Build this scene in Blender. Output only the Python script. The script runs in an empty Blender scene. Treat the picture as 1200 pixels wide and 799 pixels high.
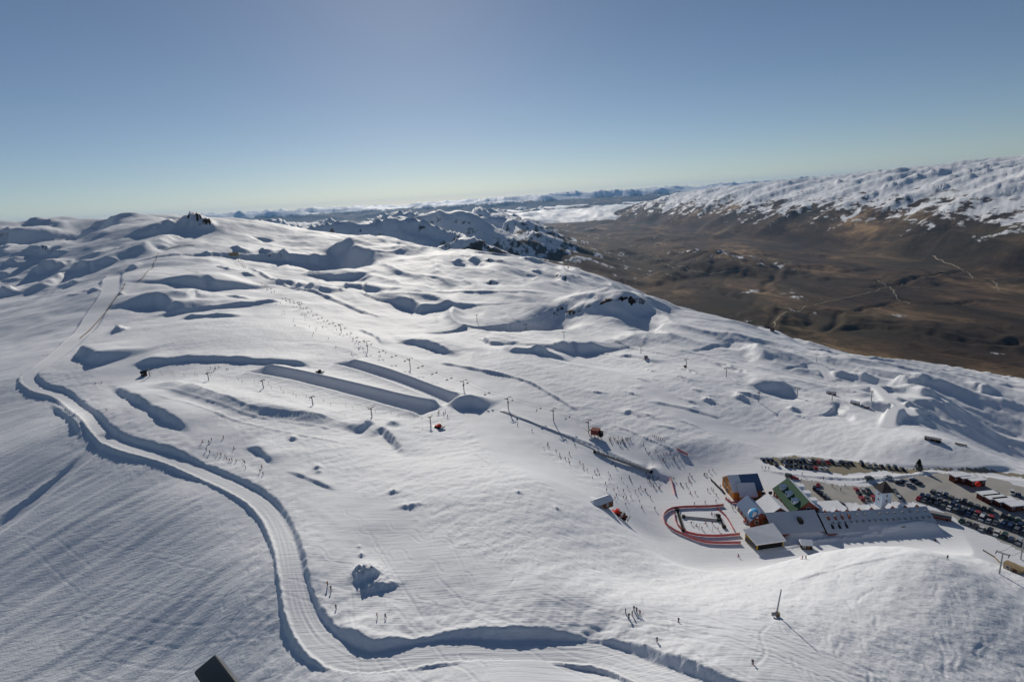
import bpy, bmesh, math, random, time
import numpy as np
from mathutils import Matrix, Vector
T0 = time.time()
rng = random.Random(7)
scene = bpy.context.scene
col = scene.collection

# ------------------------------------------------------------------ camera
CZ = 165.0                                   # camera height above the base area (helicopter)
FPX, PITCH, ROLL = 667.0, math.radians(14.0), math.radians(3.3)   # focal length in photo pixels
cam = bpy.data.cameras.new("camera"); cam_o = bpy.data.objects.new("camera", cam); col.objects.link(cam_o)
cam.sensor_width = 36.0; cam.lens = FPX / 1200.0 * 36.0
cam.clip_start = 0.05; cam.clip_end = 300000.0
cam_o.matrix_world = (Matrix.Translation((0, 0, CZ)) @ Matrix.Rotation(math.pi / 2 - PITCH, 4, 'X')
                      @ Matrix.Rotation(-ROLL, 4, 'Z'))
scene.camera = cam_o

# ------------------------------------------------------------------ sky, sun, exposure
SUN_AZ, SUN_EL = math.radians(-8.2), math.radians(22.7)     # azimuth from the view axis (+Y), to the left
world = bpy.data.worlds.new("World"); scene.world = world; world.use_nodes = True
nt = world.node_tree; nt.nodes.clear()
sky = nt.nodes.new("ShaderNodeTexSky"); sky.sky_type = 'NISHITA'; sky.sun_disc = False
sky.sun_elevation = SUN_EL; sky.sun_rotation = SUN_AZ
sky.altitude = 1800.0; sky.air_density = 0.85; sky.dust_density = 0.35; sky.ozone_density = 1.7
bg = nt.nodes.new("ShaderNodeBackground"); bg.inputs[1].default_value = 0.05
wo = nt.nodes.new("ShaderNodeOutputWorld")
nt.links.new(sky.outputs[0], bg.inputs[0]); nt.links.new(bg.outputs[0], wo.inputs[0])
sun = bpy.data.lights.new("sun", 'SUN'); sun.energy = 3.2; sun.angle = math.radians(0.5); sun.color = (1.0, 0.93, 0.82)
sun_o = bpy.data.objects.new("sun", sun); col.objects.link(sun_o)
sdir = Vector((math.sin(SUN_AZ) * math.cos(SUN_EL), math.cos(SUN_AZ) * math.cos(SUN_EL), math.sin(SUN_EL)))
sun_o.rotation_euler = sdir.to_track_quat('Z', 'Y').to_euler(); sun_o.location = (0, 0, 400)
scene.view_settings.view_transform = 'Standard'; scene.view_settings.look = 'None'
scene.view_settings.exposure = 0.12; scene.view_settings.gamma = 1.0
scene.view_settings.use_curve_mapping = False

# ------------------------------------------------------------------ pixel -> direction
def ray(px, py):
    u = px - 600.0; v = 399.5 - py
    c, s = math.cos(ROLL), math.sin(ROLL)
    a = u * c + v * s; b = -u * s + v * c
    up = b * math.cos(PITCH) - FPX * math.sin(PITCH); fw = FPX * math.cos(PITCH) + b * math.sin(PITCH)
    return math.atan2(a, fw), math.atan2(up, math.hypot(a, fw))

# ------------------------------------------------------------------ numpy gradient noise
_G = np.random.RandomState(5).uniform(0, 2 * math.pi, (256, 256))
_GX = np.cos(_G).astype(np.float32).ravel(); _GY = np.sin(_G).astype(np.float32).ravel()
def noise(x, y, seed=0):
    x0 = np.floor(x); y0 = np.floor(y); fx = (x - x0).astype(np.float32); fy = (y - y0).astype(np.float32)
    ix = x0.astype(np.int32) + seed * 37; iy = y0.astype(np.int32) + seed * 91
    def g(dx, dy):
        k = ((ix + dx) & 255) * 256 + ((iy + dy) & 255); return _GX[k] * (fx - dx) + _GY[k] * (fy - dy)
    u = fx * fx * fx * (fx * (fx * 6 - 15) + 10); v = fy * fy * fy * (fy * (fy * 6 - 15) + 10)
    a = g(0, 0) * (1 - u) + g(1, 0) * u; b = g(0, 1) * (1 - u) + g(1, 1) * u
    return (a * (1 - v) + b * v) * 1.5
def fbm(x, y, oct=4, seed=0, gain=0.5):
    s = 0; a = 1.0; f = 1.0
    for o in range(oct):
        s = s + a * noise(x * f, y * f, seed + o * 17); a *= gain; f *= 2.03
    return s
def ridged(x, y, oct=5, seed=0, gain=0.5):
    s = 0; a = 1.0; f = 1.0; w = 1.0; tot = 0
    for o in range(oct):
        n = 1 - np.abs(noise(x * f, y * f, seed + o * 31)) * 1.6
        n = np.clip(n, 0, 1) ** 2 * w; w = np.clip(n * 1.6, 0, 1)
        s = s + a * n; tot += a; a *= gain; f *= 2.1
    return s / tot
def sstep(a, b, x):
    t = np.clip((x - a) / (b - a), 0, 1); return t * t * (3 - 2 * t)

# ------------------------------------------------------------------ the terrain grid (a fan, finer near by)
AZ = np.concatenate([np.arange(-57, -47, .22), np.arange(-47, 46.5, .106), np.arange(46.5, 57.01, .22)])
AZ = np.radians(AZ)
rs = [82.0]
while rs[-1] < 2600: rs.append(rs[-1] * 1.0037)
while rs[-1] < 72000: rs.append(rs[-1] * 1.0095)
RR = np.array(rs); LR = np.log(RR)
NR, NA = len(RR), len(AZ)
AZg, LRg = np.meshgrid(AZ, LR); Rg = np.exp(LRg)
X = (Rg * np.sin(AZg)); Y = (Rg * np.cos(AZg))

# control points: photo pixel + distance along the ground (m), read from sizes of people, cars, buildings
CP = [(0,799,213),(0,650,292),(0,575,353),(0,500,452),(150,650,238),(200,780,170),(300,700,167),(100,720,220),(200,600,248),(100,560,316),(280,799,142),
 (380,799,122),(350,650,176),(420,799,117),(500,760,125),(600,799,107),(700,760,121),(800,790,109),(900,790,113),(1000,790,126),(1199,790,160),(1100,720,165),(1199,700,205),
 (740,717,131),(912,720,141),(640,700,136),(420,700,150),(430,640,175),(400,600,200),(1000,660,176),(1100,650,196),(1199,660,232),(940,650,183),
 (870,665,176),(820,650,180),(760,680,152),(700,620,182),(560,590,192),(500,640,168),(620,560,221),(650,600,190),
 (880,637,213),(800,612,212),(1020,625,231),(1095,608,255),(1199,632,262),(860,560,260),(1100,590,276),(1199,590,293),(960,575,260),(980,548,292),(1199,560,320),
 (800,520,285),(700,510,295),(740,560,246),(600,500,305),(505,482,326),(450,455,370),(305,435,420),(400,520,270),(460,520,275),(300,520,287),(250,540,283),
 (220,480,352),(200,530,300),(100,490,390),(40,440,525),(85,400,640),(140,330,950),(130,390,650),(130,450,465),(170,440,470),
 (600,420,440),(540,440,400),(450,430,425),(330,400,505),(250,380,610),(250,340,850),(180,350,800),(275,300,1250),(230,258,1560),(195,300,1250),(300,275,1500),(350,268,1900),
 (400,277,1700),(440,282,1600),(560,300,1350),(640,306,1200),(690,322,1080),(730,347,900),(760,354,850),(815,366,780),(870,379,715),(940,400,670),(1000,415,640),(1100,440,575),(1199,455,600),
 (700,430,470),(700,385,630),(600,340,820),(500,340,840),(500,380,590),(420,300,1250),(420,340,820),(350,340,860),(420,380,600),(640,380,640),(800,440,440),(900,440,470),
 (900,500,345),(1000,500,362),(1199,549,357),(1199,544,446),(1199,525,495),(1199,490,545),(1100,514,366),(1100,506,428),(1100,470,500),(1000,450,490),(800,400,580),
 (0,400,800),(0,330,1400),(50,330,1350),(60,300,1900),(0,262,2500),(50,259,2600),(100,285,2200),(120,268,2400),(175,253,2400),(30,360,1050)]
PA = []
SC = 1.12                                    # overall scale, from the cars and people
EX = {(880,637):1.12,(800,612):1.11,(1020,625):1.12,(1095,608):1.12,(1199,632):1.12,(860,560):1.12,(1100,590):1.12,(1199,590):1.12,(960,575):1.12,(980,548):1.12,(1199,560):1.12,
  (800,520):1.10,(700,510):1.06,(740,560):1.11,(760,680):1.06,(870,665):1.07,(940,650):1.08,(1000,660):1.05,(700,620):1.05,(900,500):1.08,(1000,500):1.08,(1100,514):1.02,(1000,450):1.05,(900,440):1.04,(820,650):1.12,(1199,660):1.05,(1199,700):1.03,(1100,650):1.03}
for px, py, D in CP:
    D = D * SC * EX.get((px, py), 1.0)
    a, e = ray(px, py); PA.append((a, math.log(D), D * math.tan(e)))
for a, D, z in [(-55,150,-130),(-56,300,-142),(-56,800,-130),(-56,2600,0),(56,150,-118),(56,260,-134),(56,400,-150),(0,85,-105),(25,85,-100),(-25,85,-118),(-50,85,-130),(50,85,-105),
   (-45,3500,-150),(-32,3300,-150),(-22,3000,-200),(-14,2500,-250),(-5,2000,-300),(5,1700,-330),(15,1400,-340),(25,1180,-350),(35,1080,-370),(45,1050,-370),(56,1050,-370),(56,600,-175),
   (-10,3300,-520),(0,3000,-700),(10,2600,-800),(20,2300,-850),(30,2100,-880),(45,2000,-880),(56,2000,-880)]:
    PA.append((math.radians(a), math.log(D * SC), z * SC))
PA = np.array(PA)
def tps(d2): return 0.5 * d2 * np.log(d2 + 1e-12)
n = len(PA); Q = PA[:, :2]
K = tps(((Q[:, None] - Q[None]) ** 2).sum(-1)) + np.eye(n) * 2e-4
Pm = np.c_[np.ones(n), Q]
A = np.block([[K, Pm], [Pm.T, np.zeros((3, 3))]])
w = np.linalg.solve(A, np.r_[PA[:, 2], 0, 0, 0])
N = np.zeros((NR, NA)); nnear = int(np.searchsorted(RR, 4200))
for i in range(nnear):
    d2 = (AZg[i][:, None] - Q[None, :, 0]) ** 2 + (LRg[i][:, None] - Q[None, :, 1]) ** 2
    N[i] = tps(d2) @ w[:n] + w[n] + w[n + 1] * AZg[i] + w[n + 2] * LRg[i]

# far land: valley floor, the range across it, snowy mountains to the left, far ranges
FLOOR = -960.0
def far_land(x, y):
    fl = FLOOR + 85 * fbm(x / 1300, y / 1500, 5, 3, .55) - 80 * ridged(x / 1500, y / 2600, 5, 93) + 12 * fbm(x / 240, y / 240, 3, 91)
    fl = fl + 175 * np.exp(-(((x - 2550) / 620) ** 2 + ((y - 7400) / 1100) ** 2) * 1.2) * (1 + .3 * fbm(x / 500, y / 500, 3, 5))
    fl = fl + 90 * np.exp(-(((x - 1500) / 500) ** 2 + ((y - 9500) / 700) ** 2))
    # range on the right
    wob = 350 * fbm(x / 3000, y / 3000, 3, 11)
    xf = 4500 + wob - 500 * sstep(9000, 20000, y); xc = 8200 - 2600 * sstep(10000, 22000, y)
    crest = 190 - 230 * sstep(9000, 19000, y) - 330 * sstep(17500, 22500, y) - 700 * sstep(22000, 26000, y)
    s = np.clip((x - xf) / (xc - xf), 0, 1.6)
    prof = np.where(s < 1, 1 - (1 - np.clip(s, 0, 1)) ** 1.75, 1 + 0.12 * (s - 1)) * sstep(0, .12, s) ** .5
    gul = ridged(y / 900 + x / 5200, x / 3600, 6, 21, .55)
    rz = FLOOR + (crest - FLOOR) * prof + (gul - .4) * 150 * np.clip(s * 2.2, 0, 1) * (1 - .62 * sstep(.75, 1.05, s))
    rz = rz + 26 * fbm(x / 300, y / 420, 5, 23, .6) * np.clip(s * 4, 0, 1)
    z = np.where(s > 0, np.maximum(fl, rz), fl)
    # snowy mountains, left of the valley
    xe = -250 + 1000 * sstep(3000, 9000, y)
    m = 1 - sstep(-1500, 1500, x - xe)
    yb = sstep(3200, 6200, y) * (1 - .85 * sstep(14000, 19000, y))
    wx = fbm(x / 2600, y / 2600, 3, 43); rd = ridged(x / 5600 + .35 * wx, y / 1900 + .30 * x / 1900 + .35 * wx, 6, 41, .5)
    mz = FLOOR + (m * yb) * (430 + 520 * rd) + 25 * fbm(x / 300, y / 300, 3, 47) * m
    z = np.maximum(z, mz)
    r = np.hypot(x, y)
    a = np.arctan2(x, y)
    lo = sstep(42000, 50000, r)
    fr = ridged(x / 7000, y / 5500, 6, 61, .55)
    top = 1230 + 190 * sstep(.25, .5, a) + 130 * sstep(.42, .62, a) + 60 * np.sin(a * 9)
    z = np.maximum(z, FLOOR - 60 + lo * top * (.62 + .52 * fr))
    # lower foothills in front of the far ranges
    l2 = sstep(30000, 33000, r) * (1 - sstep(38000, 42000, r))
    z = np.maximum(z, FLOOR + l2 * (520 * ridged(x / 5200, y / 4200, 5, 71) - 60))
    return z
FZ = np.full_like(X, -900.0); i9 = int(np.searchsorted(RR, 1000)); FZ[i9:] = far_land(X[i9:], Y[i9:])
r0 = np.interp(np.degrees(AZg), [-57, -30, -20, -10, 0, 15, 30, 57], [3000, 3000, 2600, 2300, 1900, 1400, 1150, 1050])
r1 = np.interp(np.degrees(AZg), [-57, -30, -20, -10, 0, 15, 30, 57], [4000, 4000, 4000, 3600, 3200, 2800, 2500, 2500])
bl = sstep(np.log(r0), np.log(r1), LRg)
BASE = N * (1 - bl) + FZ * bl
near = 1 - sstep(np.log(r0), np.log(r1), LRg)
# natural roll of the snowfield, growing with distance
H = BASE.copy()
nn = nnear
xn, yn = X[:nn], Y[:nn]
amp = sstep(np.log(330), np.log(1500), LRg[:nn]) * near[:nn]
H[:nn] += amp * (10 * fbm(xn / 260, yn / 260, 3, 101) + 1.8 * fbm(xn / 60, yn / 60, 3, 103))
H[:nn] += near[:nn] * (.55 * fbm(xn / 42, yn / 42, 3, 107)) * sstep(100, 160, Rg[:nn])
ga = math.radians(-52); cu, su = math.cos(ga), math.sin(ga); uu = xn * cu + yn * su; vv = -xn * su + yn * cu      # fall line of the field
fold = sstep(math.log(400), math.log(720), LRg[:nn]) * near[:nn] * sstep(-.42, -.12, AZg[:nn])
wv = fbm(xn / 180, yn / 180, 2, 117)
H[:nn] += fold * (9.5 * (ridged(uu / 420 + .3 * wv, vv / 105 + .5 * wv, 3, 113, .4) - .45) + 1.6 * (ridged(uu / 120 + .3 * wv, vv / 38 + .4 * wv, 3, 115) - .4))
ga2 = math.radians(-35); uu = xn * math.cos(ga2) + yn * math.sin(ga2); vv = -xn * math.sin(ga2) + yn * math.cos(ga2)
fold2 = sstep(math.log(480), math.log(560), LRg[:nn]) * near[:nn] * sstep(.42, .55, AZg[:nn])
H[:nn] += fold2 * (7 * (ridged(uu / 150 + .4 * wv, vv / 42 + .5 * wv, 4, 119, .5) - .45))
PHI = np.zeros_like(H)          # groomed mask
ROCK = np.zeros_like(H)

# ------------------------------------------------------------------ pixel -> ground, height lookup
DLR1 = math.log(1.0037); 
def zgrid(x, y):
    a = math.atan2(x, y); l = math.log(max(math.hypot(x, y), RR[0]))
    j = int(np.clip(np.searchsorted(AZ, a) - 1, 0, NA - 2)); i = int(np.clip(np.searchsorted(LR, l) - 1, 0, NR - 2))
    u = np.clip((a - AZ[j]) / (AZ[j + 1] - AZ[j]), 0, 1); v = np.clip((l - LR[i]) / (LR[i + 1] - LR[i]), 0, 1)
    return (H[i, j] * (1 - u) + H[i, j + 1] * u) * (1 - v) + (H[i + 1, j] * (1 - u) + H[i + 1, j + 1] * u) * v
def hit(px, py, grid=None):
    G = H if grid is None else grid
    a, e = ray(px, py)
    j = int(np.clip(np.searchsorted(AZ, a) - 1, 0, NA - 2)); u = (a - AZ[j]) / (AZ[j + 1] - AZ[j])
    colz = G[:, j] * (1 - u) + G[:, j + 1] * u
    d = colz - RR * math.tan(e)
    k = np.nonzero(d > 0)[0]
    if len(k) == 0: k0 = nnear
    else: k0 = max(int(k[0]), 1)
    t = d[k0 - 1] / (d[k0 - 1] - d[k0]) if d[k0] != d[k0 - 1] else 0
    t = min(max(t, 0), 1)
    r = RR[k0 - 1] + (RR[k0] - RR[k0 - 1]) * t
    return r * math.sin(a), r * math.cos(a)
def slant(px, py):
    x, y = hit(px, py); return math.sqrt(x * x + y * y + zgrid(x, y) ** 2)
def mpp(px, py): return slant(px, py) / FPX       # metres per pixel there

# ------------------------------------------------------------------ shaping operators
def resample(pts, step):
    P = [np.array(p, float) for p in pts]
    if len(P) > 2:                                   # Catmull-Rom
        out = []
        for i in range(len(P) - 1):
            p0 = P[max(i - 1, 0)]; p1 = P[i]; p2 = P[i + 1]; p3 = P[min(i + 2, len(P) - 1)]
            for k in range(6):
                t = k / 6
                out.append(.5 * (2 * p1 + (p2 - p0) * t + (2 * p0 - 5 * p1 + 4 * p2 - p3) * t * t + (3 * p1 - p0 - 3 * p2 + p3) * t ** 3))
        out.append(P[-1]); P = out
    L = [0]
    for a, b in zip(P, P[1:]): L.append(L[-1] + float(np.linalg.norm(b - a)))
    m = max(2, int(L[-1] / step) + 1); s = np.linspace(0, L[-1], m); Pa = np.array(P)
    return np.c_[np.interp(s, L, Pa[:, 0]), np.interp(s, L, Pa[:, 1])]
def ground_line(pix, step=3.0): return resample([hit(*p) for p in pix], step)
def window(P, margin):
    r = np.hypot(P[:, 0], P[:, 1]); a = np.arctan2(P[:, 0], P[:, 1])
    i0 = int(np.searchsorted(RR, max(r.min() - margin, 1))); i1 = int(np.searchsorted(RR, r.max() + margin)) + 1
    da = margin / max(r.min(), 1)
    j0 = int(np.searchsorted(AZ, a.min() - da)); j1 = int(np.searchsorted(AZ, a.max() + da)) + 1
    return slice(max(i0, 0), min(i1, NR)), slice(max(j0, 0), min(j1, NA))
def line_dist(P, margin):
    """signed distance (+ = left of travel), arc length 0..1 and end distance for the grid round a polyline"""
    si, sj = window(P, margin); shp = X[si, sj].shape
    best = np.full(shp, 1e9); sd = np.full(shp, -1e9); tt = np.zeros(shp)
    seg = np.linalg.norm(np.diff(P, axis=0), axis=1); cum = np.r_[0, np.cumsum(seg)]
    CH_ = 8 if len(P) > 24 else 64
    for c0 in range(0, len(P) - 1, CH_):
        c1 = min(c0 + CH_, len(P) - 1); ti, tj = window(P[c0:c1 + 1], margin)
        li = slice(max(ti.start - si.start, 0), ti.stop - si.start); lj = slice(max(tj.start - sj.start, 0), tj.stop - sj.start)
        x = X[si, sj][li, lj]; y = Y[si, sj][li, lj]
        if x.size == 0: continue
        bb = best[li, lj]; ss = sd[li, lj]; t2 = tt[li, lj]
        for k in range(c0, c1):
            ax, ay = P[k]; dx, dy = P[k + 1] - P[k]; l2 = dx * dx + dy * dy + 1e-9
            t = ((x - ax) * dx + (y - ay) * dy) / l2; tc = np.clip(t, 0, 1)
            qx = x - ax - tc * dx; qy = y - ay - tc * dy; d = np.hypot(qx, qy)
            m = d < bb
            bb = np.where(m, d, bb); t2 = np.where(m, (cum[k] + tc * seg[k]), t2)
            sg = np.sign(dx * (y - ay) - dy * (x - ax)); ss = np.where(m, d * np.where(sg == 0, 1, sg), ss)
        best[li, lj] = bb; sd[li, lj] = ss; tt[li, lj] = t2
    return si, sj, sd, tt, cum[-1]
TANS = math.tan(SUN_EL)
def band_h(pix, band):
    m = pix[len(pix) // 2]; a, e = ray(*m); e = abs(e)
    return band * mpp(*m) / (math.cos(e) + math.sin(e) / TANS)
def bank(pix, band, back=6.0, taper=.22, face=1.0, rough=.0, hh=None, k=1.0, jit=.16, sink=False):
    """a steep snow face towards the viewer whose crest follows the pixels; the ground behind eases back down"""
    P = ground_line(pix, 3.0); h = (hh or band_h(pix, band)) * k; L = h * back
    si, sj, d, t, tot = line_dist(P, L * 2.5 + h)
    en = sstep(0, taper * tot, t) * sstep(0, taper * tot, tot - t) if taper > 0 else 1
    en = en * np.clip(1 + .55 * noise(t / (h * 5 + 6), t * 0 + P[0, 0] * .37, 85), .6, 1.2)
    d = d + h * jit * fbm(X[si, sj] / (h * 1.6 + .8), Y[si, sj] / (h * 1.6 + .8), 3, 15) + (h * 1.1 * fbm(X[si, sj] / (h * 5), Y[si, sj] / (h * 5), 2, 25) if rough else 0)
    if rough: en = en * (1 + rough * fbm(X[si, sj] / (h * 2.2), Y[si, sj] / (h * 2.2), 3, 5))
    W = h / face; prof = np.where(d >= -.25 * W, np.exp(-(np.clip(d + .25 * W, 0, None) / L) ** 1.6), sstep(-1.4 * W, -.1 * W, d) / float(sstep(-1.4 * W, -.1 * W, -.25 * W)))
    if sink: prof = np.where(d >= -.05 * W, 0, -(1 - sstep(-1.3 * W, -.05 * W, d)) * np.exp(-(np.abs(d) / (L * .8)) ** 1.6))
    H[si, sj] += h * en * prof
def ridge_line(pix, hgt, wid):
    P = ground_line(pix, 2.0); si, sj, d, t, tot = line_dist(P, wid * 3)
    en = sstep(0, 3, t) * sstep(0, 3, tot - t)
    H[si, sj] += hgt * np.exp(-(d / wid) ** 2) * en
def groove(P, depth, wid, vary=0):
    si, sj, d, t, tot = line_dist(P, wid * 3)
    q = d / wid
    if vary: depth = depth * np.clip(.55 + 1.1 * fbm(t / 22 + P[0, 0], t * 0 + P[0, 1], 3, 77), 0, 2)
    H[si, sj] += depth * (-np.exp(-q * q) + .55 * np.exp(-(np.abs(q) - 1.9) ** 2)) * sstep(0, .1 * tot, t) * sstep(0, .1 * tot, tot - t)
def mound(px, py, wpx, band, back=3.0, near=.8, h=None, rough=0, rock=0):
    """a bump: half-width in pixels, steep towards the viewer, easing off behind"""
    x0, y0 = hit(px, py); m = mpp(px, py); wid = wpx * m; h = h or band_h([(px, py)], band)
    a = math.atan2(x0, y0); fx, fy = math.sin(a), math.cos(a)
    P = np.array([[x0, y0], [x0 + 1e-3, y0]]); ext = max(wid * 2.6, h * back * 2.6, 3)
    si, sj = window(P, ext); dx = X[si, sj] - x0; dy = Y[si, sj] - y0
    f = dx * fx + dy * fy; s = dx * fy - dy * fx
    q = (s / wid) ** 2 + np.where(f > 0, f / (h * back), f / (h * near)) ** 2
    b = np.exp(-q)
    if rough: b = b * (1 + rough * fbm(X[si, sj] / (wid * .4), Y[si, sj] / (wid * .4), 4, int(px)))
    H[si, sj] += h * b
    if rock: ROCK[si, sj] = np.maximum(ROCK[si, sj], b * rock)
def flatten(pix, z=None, soft=6.0, groom=1.0):
    """level a pixel polygon on the ground; returns the ground polygon"""
    P = np.array([hit(*p) for p in pix]); z = z if z is not None else np.mean([zgrid(*p) for p in P])
    Pc = np.r_[P, P[:1]]; si, sj, d, t, tot = line_dist(Pc, soft * 2)
    ins = inside(P, X[si, sj], Y[si, sj]); k = np.where(ins, 1, 1 - sstep(0, soft, np.abs(d)))
    H[si, sj] = H[si, sj] * (1 - k) + z * k
    PHI[si, sj] = np.maximum(PHI[si, sj], k * groom)
    return P
def inside(P, x, y):
    c = np.zeros(x.shape, bool)
    for i in range(len(P)):
        x1, y1 = P[i - 1]; x2, y2 = P[i]
        m = ((y1 > y) != (y2 > y)) & (x < (x2 - x1) * (y - y1) / (y2 - y1 + 1e-12) + x1)
        c ^= m
    return c
def groomed(pix, wid):
    P = ground_line(pix, 6.0); si, sj, d, t, tot = line_dist(P, wid * 1.2)
    PHI[si, sj] = np.maximum(PHI[si, sj], 1 - sstep(wid * .6, wid, np.abs(d)))
def road(pix, wid, far_px, near_px, L=16.0, tracks=True, tan=1.1):
    P = ground_line(pix, 4.0)
    zc = np.array([zgrid(*p) for p in P])
    k = np.ones(9) / 9; zs = np.convolve(np.r_[[zc[0]] * 4, zc, [zc[-1]] * 4], k, 'valid')
    pp = np.array([mpp(*p) for p in pix])
    seg = np.r_[0, np.cumsum(np.linalg.norm(np.diff(P, axis=0), axis=1))]
    pixg = [hit(*p) for p in pix]
    tpx = [seg[int(np.argmin(((P - np.array(g)) ** 2).sum(1)))] for g in pixg]
    hf = np.array([f * m / 4.6 for f, m in zip(far_px, pp)]); hn = np.array([f * m / 16.0 for f, m in zip(near_px, pp)])
    si, sj, d, t, tot = line_dist(P, L * 3)
    zr = np.interp(t, seg, zs); HF = np.interp(t, tpx, hf); HN = np.interp(t, tpx, hn)
    x, y = X[si, sj], Y[si, sj]
    HF = HF * (1 + .25 * fbm(x / 6, y / 6, 3, 9)); HN = HN * (1 + .35 * fbm(x / 5, y / 5, 3, 19))
    WD = np.interp(t, tpx, ROADW); h0 = H[si, sj]; e = np.abs(d) - WD / 2 + .28 * fbm(x / 3.4, y / 3.4, 3, 39) - .1
    wid = WD
    bump = .12 * fbm(x / 2.2, y / 2.2, 3, 29)
    nf = h0 + HF * np.exp(-np.clip(e, 0, None) / L); far = np.minimum(nf, zr + e * tan + bump * np.clip(e, 0, 1))
    far = np.maximum(far, np.minimum(nf, zr))
    nn_ = h0 - HN * np.exp(-np.clip(e, 0, None) / L)
    nearp = np.maximum(nn_, zr + .5 * np.exp(-((e - .6) / .7) ** 2) - np.clip(e - .8, 0, None) * tan)
    out = np.where(e < 0, zr, np.where(d > 0, far, nearp))
    endm = sstep(0, 14, t) * sstep(0, 3, tot - t)
    fade = endm * (1 - sstep(L * 2, L * 3, e))
    H[si, sj] = h0 * (1 - fade) + out * fade
    PHI[si, sj] = np.maximum(PHI[si, sj], (1 - sstep(-1, 1, e)) * fade)
    if tracks:
        g = 0; near_ = np.abs(d) < wid
        for kk, off in enumerate((-.42, -.33, -.24, -.13, -.02, .09, .2, .29, .4)):
            q = (d - off * wid - .3 * noise(t / 30, t * 0 + kk * 3.7, 55)) / .34
            g = g + .11 * np.clip(.5 + 1.2 * noise(t / 26, t * 0 + kk * 5.1, 77), 0, 1.6) * (-np.exp(-q * q) + .5 * np.exp(-(np.abs(q) - 1.9) ** 2))
        H[si, sj] += np.where(near_, g, 0) * fade
    return P
def pipe(pix, wid, depth):
    P = ground_line(pix, 4.0); zc = np.array([zgrid(*p) for p in P]); n = len(P)
    zl = np.linspace(zc[:3].mean(), zc[-3:].mean(), n); seg = np.r_[0, np.cumsum(np.linalg.norm(np.diff(P, axis=0), axis=1))]
    si, sj, d, t, tot = line_dist(P, wid * 2.0)
    zr = np.interp(t, seg, zl); R = wid / 2; q = np.clip(np.abs(d) / R, 0, 1)
    u = depth * (1 - np.sqrt(np.clip(1 - (np.clip((q - .28) / .72, 0, .985)) ** 2, 0, 1)))   # flat bottom, round walls
    prof = u - depth * .62
    deck = depth * .38 * np.exp(-np.clip(np.abs(d) - R - 1.5, 0, None) / 7)
    out = np.where(np.abs(d) < R, zr + prof, H[si, sj] * (1 - .5 * np.exp(-np.clip(np.abs(d) - R, 0, None) / 12)) + zr * .5 * np.exp(-np.clip(np.abs(d) - R, 0, None) / 12) + deck)
    en = sstep(-.5, 9, t) * sstep(-.5, 9, tot - t)
    H[si, sj] = H[si, sj] * (1 - en) + out * en
    PHI[si, sj] = np.maximum(PHI[si, sj], en * (np.abs(d) < R + 4))

# ================================================================== SHAPE THE SNOWFIELD
# broad hills: faces in shade on the far left
for pix, band in [([(22,264),(45,265),(75,272),(95,277)], 10), ([(68,281),(92,275),(120,277),(152,279)], 17), ([(-6,284),(18,281),(34,286)], 13),
    ([(-8,304),(20,301),(36,307)], 14), ([(104,260),(140,258),(176,256)], 6), ([(142,292),(122,300),(98,312)], 7), ([(30,348),(60,331),(76,321)], 8),
    ([(78,328),(110,316),(140,307)], 9), ([(162,304),(176,290),(200,280),(226,276)], 11), ([(44,299),(50,297),(56,299)], 6), ([(-5,345),(12,344),(24,341)], 4),
    ([(40,320),(47,317),(54,319)], 4)]:
    bank(pix, band, back=4.0, rough=.12, face=.62, k=.85, taper=.4)
for pix, band in [([(372,283),(395,287),(425,295),(452,312)], 26), ([(432,268),(455,272),(486,279)], 13), ([(512,324),(524,321),(534,326)], 18), ([(528,302),(548,306),(566,312)], 9),
    ([(650,347),(690,351),(742,369)], 46), ([(738,366),(764,376),(794,391)], 12), ([(404,252),(430,256),(450,262)], 6), ([(290,276),(310,279),(330,283)], 5),
    ([(828,393),(865,402),(895,417),(922,430)], 17), ([(820,416),(850,428),(900,441)], 6), ([(872,447),(905,452),(934,455)], 16), ([(940,424),(950,426),(962,432)], 16),
    ([(848,362),(872,374),(894,386)], 6), ([(905,378),(930,388),(950,396)], 5), ([(955,474),(985,472),(1018,500)], 10), ([(730,378),(760,386),(790,398)], 7),
    ([(430,318),(440,322),(452,326)], 12), ([(560,330),(575,330),(592,332)], 6), ([(540,296),(560,302),(580,311)], 7), ([(600,312),(625,320),(650,332)], 8), ([(640,312),(660,322),(680,330)], 9), ([(696,322),(712,320),(727,325)], 14)]:
    bank(pix, band, back=5.5, rough=.12, face=.6, k=.9, taper=.42, sink=True)
for k in range(16):                                             # wind-carved folds on the right-hand shoulder
    px = rng.uniform(1000, 1210); py = rng.uniform(438, 508) - (px < 1060) * rng.uniform(0, 14)
    if py < 432 + (px - 1000) * .12: continue
    w_ = rng.uniform(10, 26); bank([(px - w_, py - w_ * .32), (px, py), (px + w_, py + w_ * .42)], rng.uniform(2.5, 6.5), back=4, taper=.45, rough=.3)
for k in range(24):                                             # small folds on the middle slopes
    px = rng.uniform(720, 960); py = rng.uniform(425, 505)
    if py > 520 - (px - 700) * .02: continue
    w_ = rng.uniform(6, 18); bank([(px - w_, py - w_ * .3), (px, py), (px + w_, py + w_ * .4)], rng.uniform(1.2, 3.2), back=5, taper=.45, rough=.3)
for k in range(22):
    px = rng.uniform(230, 640); py = rng.uniform(270, 345) if px > 380 else rng.uniform(285, 330)
    w_ = rng.uniform(4, 15); bank([(px - w_, py - w_ * .15), (px, py), (px + w_, py + w_ * .22)], rng.uniform(1.0, 3.6), back=4, taper=.45, rough=.35)
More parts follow.
